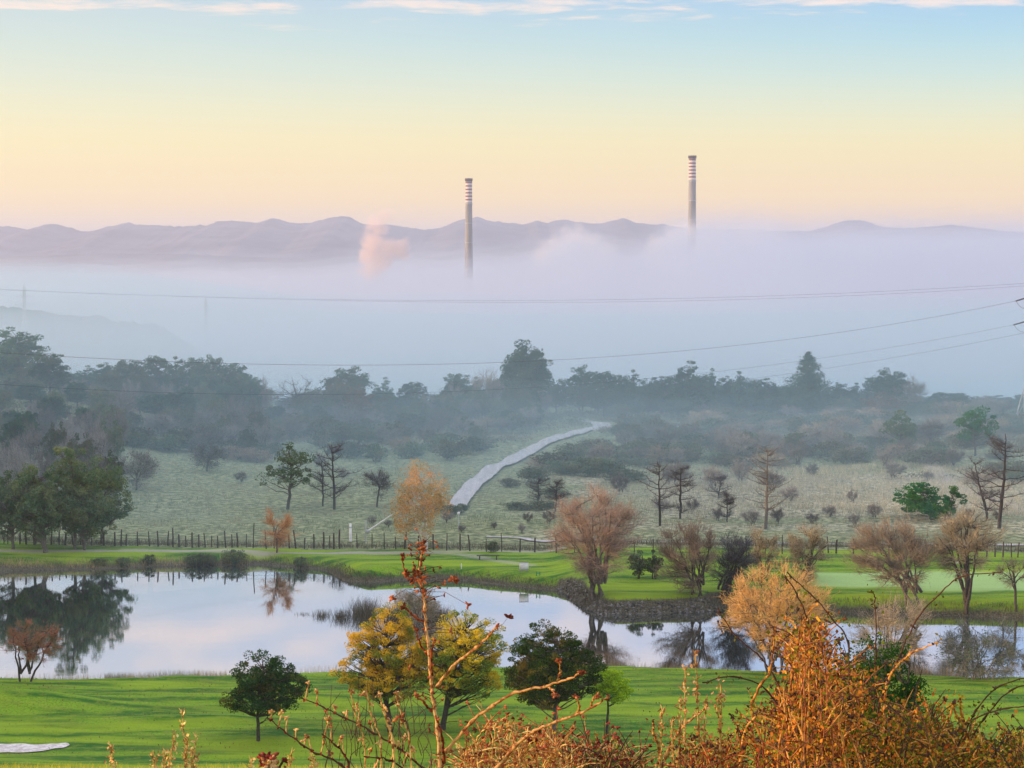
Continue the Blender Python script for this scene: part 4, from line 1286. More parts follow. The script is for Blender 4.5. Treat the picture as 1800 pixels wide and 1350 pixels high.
M['steel'] = metal_mat('galvanised_steel', (0.42, 0.45, 0.47))
M['white_paint'] = metal_mat('white_paint', (0.78, 0.78, 0.76), 0.6)
M['wood_post'] = simple_mat('weathered_post', (0.07, 0.06, 0.055), 0.95, 0.4, 5)
M['cable'] = simple_mat('dark_cable', (0.035, 0.035, 0.045), 0.6, 0.1, 1)
M['insulator'] = simple_mat('brown_insulator', (0.05, 0.035, 0.03), 0.4, 0.1, 4)
M['green_paint'] = simple_mat('green_paint', (0.05, 0.30, 0.16), 0.6, 0.1, 4)


def chimney_mat(H, band_top, n_bands, band_h, pitch):
    m = MT('banded_chimney_paint')
    tcn = m.n('ShaderNodeTexCoord'); s = m.n('ShaderNodeSeparateXYZ'); m.l(tcn.outputs['Object'], s.inputs[0])
    z = s.outputs[2]
    con = m.mix(m.rng(m.noise(m.scaled(tcn.outputs['Object'], (1, 1, 0.08)), 0.6, 5, 0.65), 0.3, 0.7), (0.20, 0.19, 0.19), (0.33, 0.31, 0.31))
    t = m.math('SUBTRACT', band_top, z)                       # metres below the first band
    ph = m.math('FRACT', m.math('DIVIDE', t, pitch))
    dark = m.math('LESS_THAN', ph, band_h / pitch)
    band = m.mix(dark, (0.62, 0.55, 0.54), (0.15, 0.05, 0.055))
    inb = m.math('MULTIPLY', m.math('GREATER_THAN', t, 0.0), m.math('LESS_THAN', t, pitch * (n_bands + 0.0)))
    c = m.mix(inb, con, band)
    return m.bsdf(c, 0.85)


def lathe(name, prof, mat, parent, k=40, loc=None):
    a = np.arange(k) * 2 * math.pi / k
    V = np.array([[r * math.cos(t), r * math.sin(t), z] for r, z in prof for t in a])
    i = np.arange(len(prof) - 1)[:, None] * k; j = np.arange(k)[None, :]; j2 = (j + 1) % k
    f = np.stack([i + j, i + j2, i + k + j2, i + k + j], -1).reshape(-1, 4)
    return mesh_obj(name, V, f, mat, parent, True, loc=loc)


def chimney(px, ytop, wpx, D, zb, label, strip):
    p = at(px, ytop, D); H = p.z - zb; r = wpx / F * D / 2; s = D / F
    t = empty('power_station_chimney', (p.x, D, zb))
    tag(t, label, 'chimney', 'tall chimneys of the power station')
    mat = chimney_mat(H, H - 5.6 * s, 6, 2.6 * s, 6.0 * s)
    lathe('shaft', [(r * 1.35, 0), (r * 1.15, H * 0.45), (r * 0.98, H * 0.75), (r * 0.93, H - 4 * s), (r * 0.93, H), (r * 0.72, H), (r * 0.70, H - 6)], mat, t)
    dk = simple_mat('sooty_rim', (0.06, 0.03, 0.035), 0.8)
    lathe('rim', [(r * 0.945, H - 4.6 * s), (r * 1.08, H - 4.0 * s), (r * 1.08, H + 0.25), (r * 0.76, H + 0.3)], dk, t)
    for k in range(3):
        zc = H - (44 + k * 34) * s
        lathe('gallery', [(r * 0.95, zc - 0.5), (r * 1.13, zc), (r * 1.13, zc + 0.35), (r * 0.95, zc + 0.4)], M['steel'], t)
    # ladder cage up the side
    B = Buf()
    for a in (2.6, 2.75):
        B.tube([(math.cos(a) * r * 1.36, math.sin(a) * r * 1.36 - 0.0, 2), (math.cos(a) * r * 1.17, math.sin(a) * r * 1.17, H * 0.45), (math.cos(a) * r * 1.0, math.sin(a) * r * 1.0, H * 0.75), (math.cos(a) * r * 0.96, math.sin(a) * r * 0.96, H - 5)], 0.12, 5)
    for q in range(60):
        z = 4 + q * (H - 10) / 60
        rr = np.interp(z, [0, H * .45, H * .75, H], [1.36 * r, 1.17 * r, r, .96 * r])
        B.tube([(math.cos(2.6) * rr, math.sin(2.6) * rr, z), (math.cos(2.75) * rr, math.sin(2.75) * rr, z)], 0.07, 4)
    B.obj('ladder', M['steel'], t)


chimney(824, 314, 12.5, 2500, -62, 'banded chimney standing lower in the fog beside the pink steam', False)
chimney(1217, 274, 13.5, 2400, -62, 'banded chimney with its top highest, rising from the high fog on its own', True)


# ------------------------------------------------------------------ pylons and cables
def cable_D(px): return 327 + 0.057 * px


def pylon(px, D, base_z, H, hb, name_label, arms, rz=0.0):
    x = (px - 900) / F * D
    t = empty('pylon', (x, D, base_z), rz)
    tag(t, name_label, 'pylon')
    waist = H * 0.62; hw = 0.55

    def half(z): return hb + (hw - hb) * min(1, z / waist)
    for sx_ in (-1, 1):
        for sy in (-1, 1):
            B = Buf()
            B.tube([(sx_ * hb, sy * hb, -0.5), (sx_ * hw, sy * hw, waist), (sx_ * hw * 0.9, sy * hw * 0.9, H * 0.93), (0, 0, H)], [0.13, 0.11, 0.09, 0.06], 4)
            B.obj('leg', M['steel'], t)
    B = Buf(); zs = [0]
    z = 0
    while z < H * 0.9:
        z += max(1.3, half(z) * 1.35); zs.append(min(z, H * 0.92))
    for a, b in zip(zs[:-1], zs[1:]):
        ha, hb_ = half(a), half(b)
        for (u1, v1), (u2, v2) in (((-1, -1), (1, -1)), ((1, -1), (1, 1)), ((1, 1), (-1, 1)), ((-1, 1), (-1, -1))):
            B.tube([(u1 * ha, v1 * ha, a), (u2 * hb_, v2 * hb_, b)], 0.055, 4)
            B.tube([(u2 * ha, v2 * ha, a), (u1 * hb_, v1 * hb_, b)], 0.055, 4)
            B.tube([(u1 * hb_, v1 * hb_, b), (u2 * hb_, v2 * hb_, b)], 0.045, 4)
    B.obj('lattice', M['steel'], t)
    for az, al, sgn in arms:
        B = Buf(); h0 = half(az)
        for sy in (-1, 1):
            B.tube([(0, sy * h0, az), (sgn * al, 0, az)], 0.07, 4)
            B.tube([(0, sy * h0, az + 1.4), (sgn * al, 0, az)], 0.06, 4)
        for q in (0.3, 0.6):
            B.tube([(sgn * al * q, -h0 * (1 - q), az), (sgn * al * q, 0, az + 1.4 * (1 - q))], 0.045, 4)
        B.obj('crossarm', M['steel'], t)
    return t


Dp = cable_D(1838)
zA = at(1803, 524, Dp).z; zB = at(1800, 566, Dp).z; zC = at(1801, 585, Dp).z
pz = hgt((1838 - 900) / F * Dp, Dp)
pyl = pylon(1838, Dp, pz, zA - pz + 5.5, 4.6, 'steel lattice pylon with pale legs at the very edge of the view',
            [(zA - pz, 3.5, -1), (zB - pz, 3.9, -1), (zC - pz + 1.2, 3.6, 1), (zA - pz, 3.5, 1)])


def cable(pts, r, label, Df, group='power cables strung over the valley'):
    P = np.array(pts, float)
    px = np.linspace(P[0, 0], P[-1, 0], 90)
    co = np.polyfit(P[:, 0], P[:, 1], 3 if len(P) > 4 else 2)
    py = np.polyval(co, px)
    # keep the ends where they belong
    py += np.interp(px, [P[0, 0], P[-1, 0]], [P[0, 1] - py[0], P[-1, 1] - py[-1]])
    B = Buf(); B.tube([at(a, b, Df(a)) for a, b in zip(px, py)], r, 5)
    o = B.obj('power_cable', M['cable'], None, True)
    return tag(o, label, 'cable', group)


cable([(-700, 560), (-300, 603), (0, 622), (200, 630), (400, 639), (600, 643), (900, 638), (1200, 619), (1500, 583), (1740, 540), (1786, 529)], 0.022,
      'uppermost dark cable sagging across the trees from the pylon edge', cable_D)
cable([(-700, 600), (-300, 655), (0, 681), (200, 687), (440, 692), (700, 691), (900, 684), (1100, 672), (1320, 651), (1440, 635), (1600, 606), (1782, 571)], 0.018,
      'middle dark cable dipping in front of the woods behind the meadow', cable_D)
cable([(-700, 640), (200, 715), (700, 716), (1000, 698), (1200, 680), (1330, 664), (1450, 648), (1600, 622), (1801, 585)], 0.024,
      'lowest dark cable, passing just over the tall fir', lambda p: 480.0 if p < 1500 else 480 - (p - 1500) / 301 * (480 - cable_D(1801)))
for k, off in enumerate((0, 7)):
    cable([(-700, 470), (-200, 490), (0, 500), (200, 508), (400, 518), (600, 527), (800, 531 + off * 0.4), (1000, 530 + off * 0.5), (1200, 522 + off * 0.8), (1400, 510 + off), (1600, 498 + off * 0.7), (1800, 486 + off * 0.3), (2300, 455)], 0.026,
          ('faint upper cable of the far pair drawn across the fog', 'faint lower cable of the far pair drawn across the fog')[k], lambda p: 690.0, 'faint far cables across the fog')
# insulator strings at the pylon, with the jumper loops under them
for (a, b, c, d) in ((1786, 529, 1803, 524), (1782, 571, 1803, 565)):
    B = Buf()
    p, q = at(a, b, cable_D(a)), at(c, d, Dp)
    n = 14
    for i in range(n):
        u = p.lerp(q, i / n); v = p.lerp(q, (i + 0.55) / n)
        B.tube([u, u.lerp(v, 0.3), u.lerp(v, 0.7), v], [0.05, 0.13, 0.13, 0.05], 7)
    B.tube([p, q], 0.05, 5)
    o = B.obj('insulator', M['insulator'], pyl)
    B = Buf(); m_ = p.lerp(q, 0.75) - Vector((0, 0, 2.3))
    B.tube(curve3(p, q + Vector((1.2, 0.5, -1.0)), (0, 0, -2.2), 12), 0.03, 5)
    j = B.obj('jumper_loop', M['cable'], pyl)
    for ob in (o, j):
        ob.matrix_parent_inverse = Matrix.Translation(-Vector(pyl.location))
pylon(43, 1180, -20, 39.5, 3.2, 'faint far pylon on the hazy wooded hillside', [(33, 4.5, -1), (33, 4.5, 1), (29, 5, -1), (29, 5, 1)], 0.4)
pylon(362, 1250, -30, 42, 3.2, 'fainter far pylon almost lost in the fog past the wooded hillside', [(35, 4.5, -1), (35, 4.5, 1)], 0.5)


# ------------------------------------------------------------------ the fence beyond the pond
def fence():
    posts = [(-40, 957), (-22, 957), (7, 957), (14, 957), (35, 957), (46, 957), (63, 957), (78, 957), (90, 958), (104, 958), (115, 958), (128, 958), (142, 958), (161, 959), (183, 959), (202, 960),
             (213, 960), (222, 960), (242, 960), (263, 961), (278, 961), (295, 961), (304, 962), (315, 962), (327, 962), (338, 963), (350, 963), (361, 963), (372, 963), (383, 963), (397, 963), (408, 963),
             (418, 963), (433, 963), (445, 964), (468, 965), (482, 965), (509, 965), (520, 965), (535, 965), (552, 965), (569, 965), (579, 965), (587, 965), (597, 965), (628, 965), (654, 965),
             (676, 966), (696, 966), (711, 966), (735, 967), (762, 967), (785, 968), (809, 968), (826, 969), (855, 970), (882, 970), (914, 971), (940, 971), (978, 972), (1010, 973), (1045, 974),
             (1080, 974), (1115, 975), (1148, 975), (1180, 976), (1212, 977), (1245, 977), (1280, 977), (1312, 978), (1345, 978), (1375, 974), (1408, 974), (1442, 974), (1456, 973), (1470, 973),
             (1500, 974), (1530, 975), (1562, 976), (1595, 976), (1628, 977), (1660, 978), (1690, 978), (1718, 979), (1734, 980), (1749, 980), (1763, 980), (1778, 980), (1789, 980), (1810, 980), (1840, 981)]
    a = ground(*posts[0])
    root = empty('post_fence', a); tag(root, 'dark post and wire fence running along the far shore lawn', 'fence')
    r = random.Random(5); tops = []
    protos = []
    for v in range(4):
        B = Buf(); h = (1.55, 1.7, 1.45, 1.85)[v]
        B.tube([(0, 0, -0.4), (0.01, 0, h * 0.5), (0.03 * (v - 1), 0.02, h - 0.04), (0.03 * (v - 1), 0.02, h)], [0.075, 0.07, 0.065, 0.03], 6)
        protos.append(B)
    meshes = [None] * 4
    for i, (px, py) in enumerate(posts):
        g = ground(px, py); v = r.randrange(4) if px != 445 else 3
        if meshes[v] is None:
            o = protos[v].obj('post', M['wood_post'], root); meshes[v] = o.data
        else:
            o = bpy.data.objects.new('post', meshes[v]); C.objects.link(o); o.parent = root
        o.location = g - a
        s = r.uniform(0.8, 1.15) if px != 445 else 1.5
        th = r.uniform(0.7, 1.5)
        o.scale = (th, th, s)
        o.rotation_euler = (r.uniform(-.05, .05), r.uniform(-.09, .09), r.uniform(0, 6))
        tops.append(g - a)
    for hh in (0.35, 0.75, 1.15):
        B = Buf(); B.tube([p + Vector((0, -0.05, hh)) for p in tops], 0.012, 3)
        B.obj('wire', M['cable'], root)


fence()


def box(B, x0, y0, z0, x1, y1, z1):
    V = [(x0, y0, z0), (x1, y0, z0), (x1, y1, z0), (x0, y1, z0), (x0, y0, z1), (x1, y0, z1), (x1, y1, z1), (x0, y1, z1)]
    B.add(V, [(0, 3, 2, 1), (4, 5, 6, 7), (0, 1, 5, 4), (1, 2, 6, 5), (2, 3, 7, 6), (3, 0, 4, 7)])


def sign_board():
    g = ground(921, 1006); t = empty('notice_board', g, 0.05)
    tag(t, 'white rectangular board facing the pond on the far lawn', 'board')
    s = g.y / F
    B = Buf(); box(B, -8.2 * s, -0.03, 2.5 * s, 8.2 * s, 0.03, 17 * s); B.obj('panel', M['white_paint'], t)
    B = Buf(); box(B, -8.6 * s, -0.05, 4.9 * s, 8.6 * s, -0.032, 5.9 * s); box(B, -8.6 * s, -0.05, 16.8 * s, 8.6 * s, 0.05, 17.5 * s); B.obj('rail', M['steel'], t)
    for q in (-6, 6):
        B = Buf(); box(B, q * s - 0.04, 0.032, -0.3, q * s + 0.04, 0.1, 16 * s); B.obj('post', M['steel'], t)


sign_board()


def tee_frame():
    g = ground(946, 1012); t = empty('tee_marker', g); s = g.y / F
    tag(t, 'small green frame of two stakes beside the white board', 'marker')
    for q in (-3, 3):
        B = Buf(); B.tube([(q * s, 0, -0.1), (q * s, 0, 7 * s)], 0.05, 6); B.obj('stake', M['green_paint'], t)
    B = Buf(); B.tube([(-3 * s, 0, 4 * s), (3 * s, 0, 4 * s)], 0.035, 5); B.obj('crossbar', M['green_paint'], t)


tee_frame()
for px, py, lb in ((811, 1004, 'little white stake on the far lawn short of the board'), (1679, 1003, 'little white flagstick on the pale putting green')):
    g = ground(px, py); t = empty('golf_marker', g); s = g.y / F
    tag(t, lb, 'marker')
    B = Buf(); B.tube([(0, 0, -0.1), (0, 0, 0.5 if px < 1000 else 0.9), (0, 0, 0.55 if px < 1000 else 1.0)], [0.05, 0.05, 0.01], 6); B.obj('stake', M['white_paint'], t)
    if px > 1000:
        B = Buf(); B.add([(0.05, 0, 0.98), (0.42, 0.06, 0.86), (0.44, 0.05, 0.66), (0.05, 0, 0.7), (0.05, 0.02, 0.98), (0.42, 0.08, 0.86), (0.44, 0.07, 0.66), (0.05, 0.02, 0.7)], [(0, 1, 2, 3), (7, 6, 5, 4)])
        B.obj('flag', M['white_paint'], t)


def bench():
    g = ground(858, 984); t = empty('bench', g); s = g.y / F
    tag(t, 'low dark wooden bench on the far lawn near the round shrub', 'bench')
    w = 20 * s
    B = Buf(); box(B, -w, -0.2, 0.40, w, 0.2, 0.46); B.obj('seat', M['wood_post'], t)
    for q in (-0.75, 0.75):
        B = Buf(); box(B, q * w - 0.06, -0.16, -0.1, q * w + 0.06, 0.16, 0.40); B.obj('leg', M['wood_post'], t)


bench()


def barrier():
    g = ground(643, 955); t = empty('road_barrier', g); s = g.y / F
    tag(t, 'pale raised barrier pole on its post where the road meets the fence', 'barrier')
    B = Buf(); B.tube([(0, 0, -0.3), (0, 0, 38 * s), (0, 0, 40 * s)], [0.09, 0.08, 0.03], 7); B.obj('post', M['steel'], t)
    B = Buf(); B.tube([(4 * s, 0, 21 * s), (24 * s, 0.3, 34 * s), (46 * s, 0.6, 49 * s)], [0.10, 0.075, 0.05], 7); B.obj('arm', M['white_paint'], t)
    B = Buf(); box(B, -0.05, -0.16, 17 * s, 7 * s, 0.14, 23 * s); B.obj('counterweight', M['steel'], t)
    g = ground(616, 952); t = empty('white_post', g)
    tag(t, 'thick white marker post beside the raised barrier', 'post')
    B = Buf(); B.tube([(0, 0, -0.3), (0, 0, 31 * s), (0, 0, 32 * s)], [0.17, 0.15, 0.05], 8); B.obj('shaft', M['white_paint'], t)
    B = Buf(); B.tube([(0, 0, 24 * s), (0, 0, 26 * s)], 0.165, 8); B.obj('band', M['steel'], t)
    g = ground(806, 934); t = empty('white_post', g)
    tag(t, 'thin pale post at the road edge just past the birch', 'post')
    B = Buf(); B.tube([(0, 0, -0.3), (0, 0, 2.2), (0, 0, 2.3)], [0.06, 0.05, 0.02], 6); B.obj('shaft', M['steel'], t)
    B = Buf(); box(B, -0.16, -0.07, 1.9, 0.16, -0.052, 2.2); B.obj('plate', M['white_paint'], t)


barrier()


# ------------------------------------------------------------------ grasses, reeds and stones: what nobody would count
def scatter_blades(name, P, h, w, rng, mat, lean=0.35, label=None):
    P = np.asarray(P); n = len(P)
    H = h * rng.uniform(0.5, 1.3, n) if np.isscalar(h) else h
    d = rng.normal(size=(n, 3)) * lean; d[:, 2] = 1
    B = Buf(); B.ribbons(P, P + d * H[:, None], w, rng, 0.05)
    o = B.obj(name, mat); tag(o, label, None, None, 'stuff'); return o


def px_scatter(n, x0, x1, d0, d1, rng):
    px = rng.uniform(x0, x1, n); D = rng.uniform(d0, d1, n)
    return np.stack([(px - 900) / F * D, D], 1), px


rg = np.random.default_rng(5)
# straw field: clumps of tall dry grass
ctr, px = px_scatter(3600, 1040, 1830, 288, 352, rg)
pyc = 450 + F * (CH - 1) / ctr[:, 1]
keep = rg.random(len(ctr)) < np.where(px > 1180, 0.95, 0.45)
ctr = ctr[keep]
k = rg.integers(0, len(ctr), 30000)
P = ctr[k] + rg.normal(size=(len(k), 2)) * np.array([0.5, 0.35])
P = np.c_[P, height(P[:, 0], P[:, 1])]
scatter_blades('straw_grass', P, 0.75, 0.035, rg, M['straw'])
# meadow and heath tussocks
ctr, px = px_scatter(5200, -40, 1830, 276, 460, rg)
d_r = line_dist(ROAD, ctr[:, 0], ctr[:, 1])
ctr = ctr[d_r > 1.5]
k = rg.integers(0, len(ctr), 52000)
P = ctr[k] + rg.normal(size=(len(k), 2)) * np.array([0.55, 0.4])
P = P[line_dist(ROAD, P[:, 0], P[:, 1]) > 1.35 + 0.5 * rg.random(len(P))]
P = np.c_[P, height(P[:, 0], P[:, 1])]
scatter_blades('meadow_grass', P, 0.42, 0.045, rg, leaf_mat('meadow_tussock', (0.09, 0.14, 0.07), (0.34, 0.38, 0.24), (0.40, 0.36, 0.24), 0.03))
# low heath and undergrowth: a rough cover over the slopes
ctr, px = px_scatter(7600, -40, 1840, 334, 475, rg)
w_ = fbm(ctr[:, 0] * 0.07, ctr[:, 1] * 0.10, 55, 3)
ctr = ctr[((w_ > -0.10 + 0.3 * sstep(380, 340, ctr[:, 1])) | (ctr[:, 1] > 425)) & ((ctr[:, 0] > 2) | (ctr[:, 1] > 385)) & (line_dist(ROAD, ctr[:, 0], ctr[:, 1]) > 3.4)]
k = rg.integers(0, len(ctr), 130000); o_ = ellipsoid_pts(len(k), rg, 0.4) * np.array([1.5, 1.2, 0.75]); hk = (0.5 + 0.9 * rg.random(len(ctr)))[k]
P = np.c_[ctr[k] + o_[:, :2], height(ctr[k][:, 0], ctr[k][:, 1]) + 0.25 + np.abs(o_[:, 2]) * hk]
P = P[line_dist(ROAD, P[:, 0], P[:, 1]) > 2.4]
B = Buf(); B.leaves(P, 0.26, rg, 0.3, np.array([0, 0, 1.0])); tag(B.obj('undergrowth', leaf_mat('undergrowth_leaves', (0.06, 0.08, 0.05), (0.20, 0.20, 0.13), (0.26, 0.20, 0.13), 0.06)), kind='stuff')
# weeds along the fence
P = []
for px in rg.uniform(-40, 1830, 9000):
    D = F * (CH - 1) / (np.interp(px, [0, 430, 700, 950, 1450, 1800], [958, 963, 966, 971, 974, 980]) - 450) + rg.normal() * 0.7
    P.append(((px - 900) / F * D, D))
P = np.array(P); P = np.c_[P, height(P[:, 0], P[:, 1])]
scatter_blades('fence_weeds', P, 0.6, 0.03, rg, M['reed_dark'])
# the overgrown far bank, and rough grass at the near water edge
pond = np.array(POND + POND[:1]); P = []; near = []; hs = []
seg = np.hypot(*np.diff(pond, axis=0).T); cum = np.r_[0, np.cumsum(seg)]
for s in rg.uniform(0, cum[-1], 26000):
    i = np.searchsorted(cum, s) - 1; f = (s - cum[i]) / seg[i]
    p = pond[i] * (1 - f) + pond[i + 1] * f
    if abs(p[0]) > 60: continue
    t = (pond[i + 1] - pond[i]) / seg[i]; nrm = np.array([t[1], -t[0]])
    if p[1] > 205: P.append(p + nrm * rg.uniform(-0.1, 1.5))
    elif rg.random() < 0.35: near.append(p + nrm * rg.uniform(-0.1, 0.9))
P = np.array(P); P = np.c_[P, height(P[:, 0], P[:, 1])]
left = P[:, 0] < -28
scatter_blades('bank_grass', P[~left], 0.34, 0.035, rg, M['reed_dark'])
scatter_blades('bank_reeds', P[left], 0.55, 0.035, rg, M['reed'])
near = np.array(near); near = np.c_[near, height(near[:, 0], near[:, 1])]
scatter_blades('shore_grass', near, 0.16, 0.02, rg, leaf_mat('shore_blades', (0.05, 0.12, 0.02), (0.16, 0.22, 0.05), (0.30, 0.24, 0.10), 0.2))
# tufts and fallen leaves on the near lawn
ctr, px = px_scatter(900, -20, 1820, 153, 190, rg)
k = rg.integers(0, len(ctr), 26000); P = ctr[k] + rg.normal(size=(len(k), 2)) * np.array([0.9, 0.35])
P = P[poly_dist(POND, P[:, 0], P[:, 1]) > 0.2]; P = np.c_[P, height(P[:, 0], P[:, 1])]
scatter_blades('lawn_tufts', P, 0.09, 0.022, rg, leaf_mat('lawn_blades', (0.08, 0.22, 0.02), (0.26, 0.40, 0.04), (0.36, 0.36, 0.06), 0.15))
ctr, px = px_scatter(1500, -20, 1820, 153, 190, rg); ctr = ctr[poly_dist(POND, ctr[:, 0], ctr[:, 1]) > 0.3]
B = Buf(); B.leaves(np.c_[ctr, height(ctr[:, 0], ctr[:, 1]) + 0.05], 0.11, rg, 0.7, np.array([0, 0, 1.0])); tag(B.obj('fallen_leaves', M['rust']), kind='stuff')
# blades on the sunlit brow of the hill
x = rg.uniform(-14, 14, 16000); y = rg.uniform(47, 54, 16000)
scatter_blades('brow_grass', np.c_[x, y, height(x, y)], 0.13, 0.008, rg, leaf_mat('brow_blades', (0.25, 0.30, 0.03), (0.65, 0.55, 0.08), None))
# dry reeds standing at the near shore
P = []
for a, b, n in ((180, 232, 900), (232, 330, 900), (330, 395, 700), (0, 180, 500), (430, 560, 300), (900, 1100, 400), (1150, 1300, 300), (1450, 1800, 600), (95, 150, 120), (405, 430, 90), (1110, 1150, 120), (560, 590, 80)):
    for px in rg.uniform(a, b, n):
        D = gp(px, 1197 - (px > 350) * 4 - (px > 1000) * 12, 0).y + rg.normal() * 0.35
        P.append(((px - 900) / F * D, D))
P = np.array(P); P = np.c_[P, np.maximum(height(P[:, 0], P[:, 1]), -0.1)]
scatter_blades('shore_reeds', P, 0.62, 0.016, rg, M['reed'], 0.18)
# the reed island
P = []; hh = []
for cx_, cy_, sx_, sy_, n, h in ((640, 1082, 22, 1.5, 900, 1.5), (600, 1086, 14, 1.0, 320, 0.9), (565, 1083, 12, 0.8, 200, 0.6), (700, 1085, 25, 1.6, 700, 1.2), (770, 1086, 22, 1.5, 500, 1.0), (535, 1080, 16, 0.5, 90, 0.25)):
    for _ in range(n):
        q = gp(rg.normal(cx_, sx_ * 0.6), cy_, 0); P.append((q.x, q.y + rg.normal() * sy_, -0.05)); hh.append(h * rg.uniform(0.4, 1.15))
scatter_blades('island_reeds', np.array(P), np.array(hh), 0.025, rg, M['reed_dark'], 0.3)
g = gp(738, 1092, 0)
t = make_twiggy('sallow_bush', 100 / F * g.y, 0.2, 60 / F * g.y, 91, M['twig_brown'], M['twig_dark'], shape='dome', stems=6, limbs=9, mid=80, twigs=1800, tw_len=0.5, tw_w=0.024, trunk_r=0.05, leaf=M['grey_green'], nleaf=1500, leaf_size=0.1)
t.location = g; tag(t, 'brown bush growing out of the pond among reeds, behind the golden-topped trees', 'bush')


def stones():
    """the stone facing of the bank"""
    B = Buf(); rs = random.Random(9)
    seeds = []
    for i in range(len(pond) - 1):
        a, b = pond[i], pond[i + 1]
        pa = 900 + F * a[0] / a[1]
        if a[1] > 205 and (980 < pa < 1270):
            L = np.hypot(*(b - a)); tt = (b - a) / L; nr = np.array([tt[1], -tt[0]])
            for _ in range(int(L * 26)):
                p = a + (b - a) * rs.random() + nr * rs.uniform(-0.15, 1.25); seeds.append(p)
    S = np.array(seeds); Z = height(S[:, 0], S[:, 1])
    base = [Vector(v).normalized() for v in ((1, 0, 0), (0, 1, 0), (-1, 0, 0), (0, -1, 0), (0, 0, 1), (0, 0, -1))]
    f = [(0, 1, 4), (1, 2, 4), (2, 3, 4), (3, 0, 4), (1, 0, 5), (2, 1, 5), (3, 2, 5), (0, 3, 5)]
    V = []; Fc = []
    for (x, y), z in zip(S, Z):
        r = rs.uniform(0.06, 0.24); q = Matrix.Rotation(rs.uniform(0, 6), 3, Vector((rs.random(), rs.random(), 1)).normalized())
        o = len(V)
        for v in base:
            w = q @ Vector((v.x * rs.uniform(.7, 1.3), v.y * rs.uniform(.7, 1.2), v.z * rs.uniform(.5, .9))); V.append((x + w.x * r, y + w.y * r, z + w.z * r))
        Fc += [tuple(i + o for i in t_) for t_ in f]
    o = mesh_obj('bank_stones', V, Fc, leaf_mat('grey_stones', (0.05, 0.05, 0.05), (0.26, 0.25, 0.24), None, trans=0.0)); tag(o, kind='stuff')


stones()


# ------------------------------------------------------------------ steam rising out of the fog
def plume(name, blobs, D, label, dens, col, seed):
    """blobs: (px, py, radius px); a box of real vapour whose density thins out from these centres"""
    s = D / F
    c0 = at(np.mean([b[0] for b in blobs]), np.mean([b[1] for b in blobs]), D)
    pts = [(at(b[0], b[1], D) - c0, b[2] * s) for b in blobs]
    lo = [min(p[i] - r * 1.15 for p, r in pts) for i in range(3)]; hi = [max(p[i] + r * 1.15 for p, r in pts) for i in range(3)]
    m = MT(name + '_vapour'); tcn = m.n('ShaderNodeTexCoord'); P = tcn.outputs['Object']
    nz = m.n('ShaderNodeTexNoise'); m.l(P, nz.inputs[0]); nz.inputs['Scale'].default_value = 0.07; nz.inputs['Detail'].default_value = 5; nz.inputs['Roughness'].default_value = 0.6
    acc = None
    for p, r in pts:
        v = m.n('ShaderNodeVectorMath', operation='DISTANCE'); m.l(P, v.inputs[0]); v.inputs[1].default_value = tuple(p)
        q = m.math('SUBTRACT', 1.0, m.math('DIVIDE', v.outputs['Value'], r))
        acc = q if acc is None else m.math('MAXIMUM', acc, q)
    f = m.math('ADD', acc, m.math('MULTIPLY_ADD', nz.outputs[0], 1.6, -0.95))
    f = m.rng(f, 0.0, 0.5)
    vol = m.n('ShaderNodeVolumePrincipled'); vol.inputs['Color'].default_value = (*col, 1); vol.inputs['Anisotropy'].default_value = 0.0
    m.l(m.math('MULTIPLY', f, dens), vol.inputs['Density']); m.l(vol.outputs[0], m.out.inputs['Volume'])
    B = Buf(); box(B, *lo, *hi)
    o = B.obj(name, m.m); o.location = c0
    tag(o, label, 'steam', None, 'stuff')


plume('steam_plume', [(652, 478, 30), (648, 452, 30), (654, 425, 32), (664, 398, 28), (676, 378, 16), (684, 440, 30), (704, 440, 28), (668, 460, 32)], 2350,
      'pink-lit plume of steam rising from the fog', 0.075, (1, 0.84, 0.80), 1)
plume('fog_wisp', [(985, 440, 40), (1005, 420, 34), (1015, 405, 22), (1035, 428, 34), (960, 455, 40), (1060, 450, 40)], 2700, 'soft mound of fog between the two chimneys', 0.03, (1, 0.97, 0.97), 2)
plume('fog_wisp', [(1190, 420, 36), (1215, 410, 30), (1260, 410, 28), (1300, 408, 28), (1345, 404, 24), (1370, 412, 22), (1160, 440, 40), (1240, 425, 40), (1320, 420, 40)], 2350, 'ragged crest of fog wrapped round the base of the taller chimney', 0.03, (1, 0.97, 0.97), 3)

# ------------------------------------------------------------------ sunlit brambles and dry stalks on the near hillside
M['stem_gold'] = leaf_mat('pale_golden_stems', (0.54, 0.33, 0.12), (0.74, 0.50, 0.22), (0.24, 0.10, 0.04), 60.0, trans=0.0)
M['stem_red'] = leaf_mat('red_brown_stems', (0.24, 0.07, 0.035), (0.52, 0.19, 0.08), (0.09, 0.03, 0.02), 40.0, trans=0.0)
M['stem_dark'] = leaf_mat('dark_bramble_stems', (0.05, 0.035, 0.03), (0.13, 0.07, 0.05), None, trans=0.0)
M['bud'] = leaf_mat('dark_red_buds', (0.16, 0.03, 0.02), (0.55, 0.16, 0.08), (0.08, 0.02, 0.015), 20.0, trans=0.0)
M['leaf_gold'] = leaf_mat('golden_bramble_leaves', (0.50, 0.28, 0.03), (0.76, 0.46, 0.06), (0.26, 0.24, 0.03), 3.0, 0.3)
M['leaf_rust'] = leaf_mat('rusty_bramble_leaves', (0.36, 0.08, 0.02), (0.72, 0.24, 0.04), (0.14, 0.04, 0.015), 3.0, 0.3)
M['leaf_green'] = leaf_mat('green_bramble_leaves', (0.04, 0.08, 0.01), (0.20, 0.24, 0.02), (0.10, 0.10, 0.02), 3.0, 0.3)


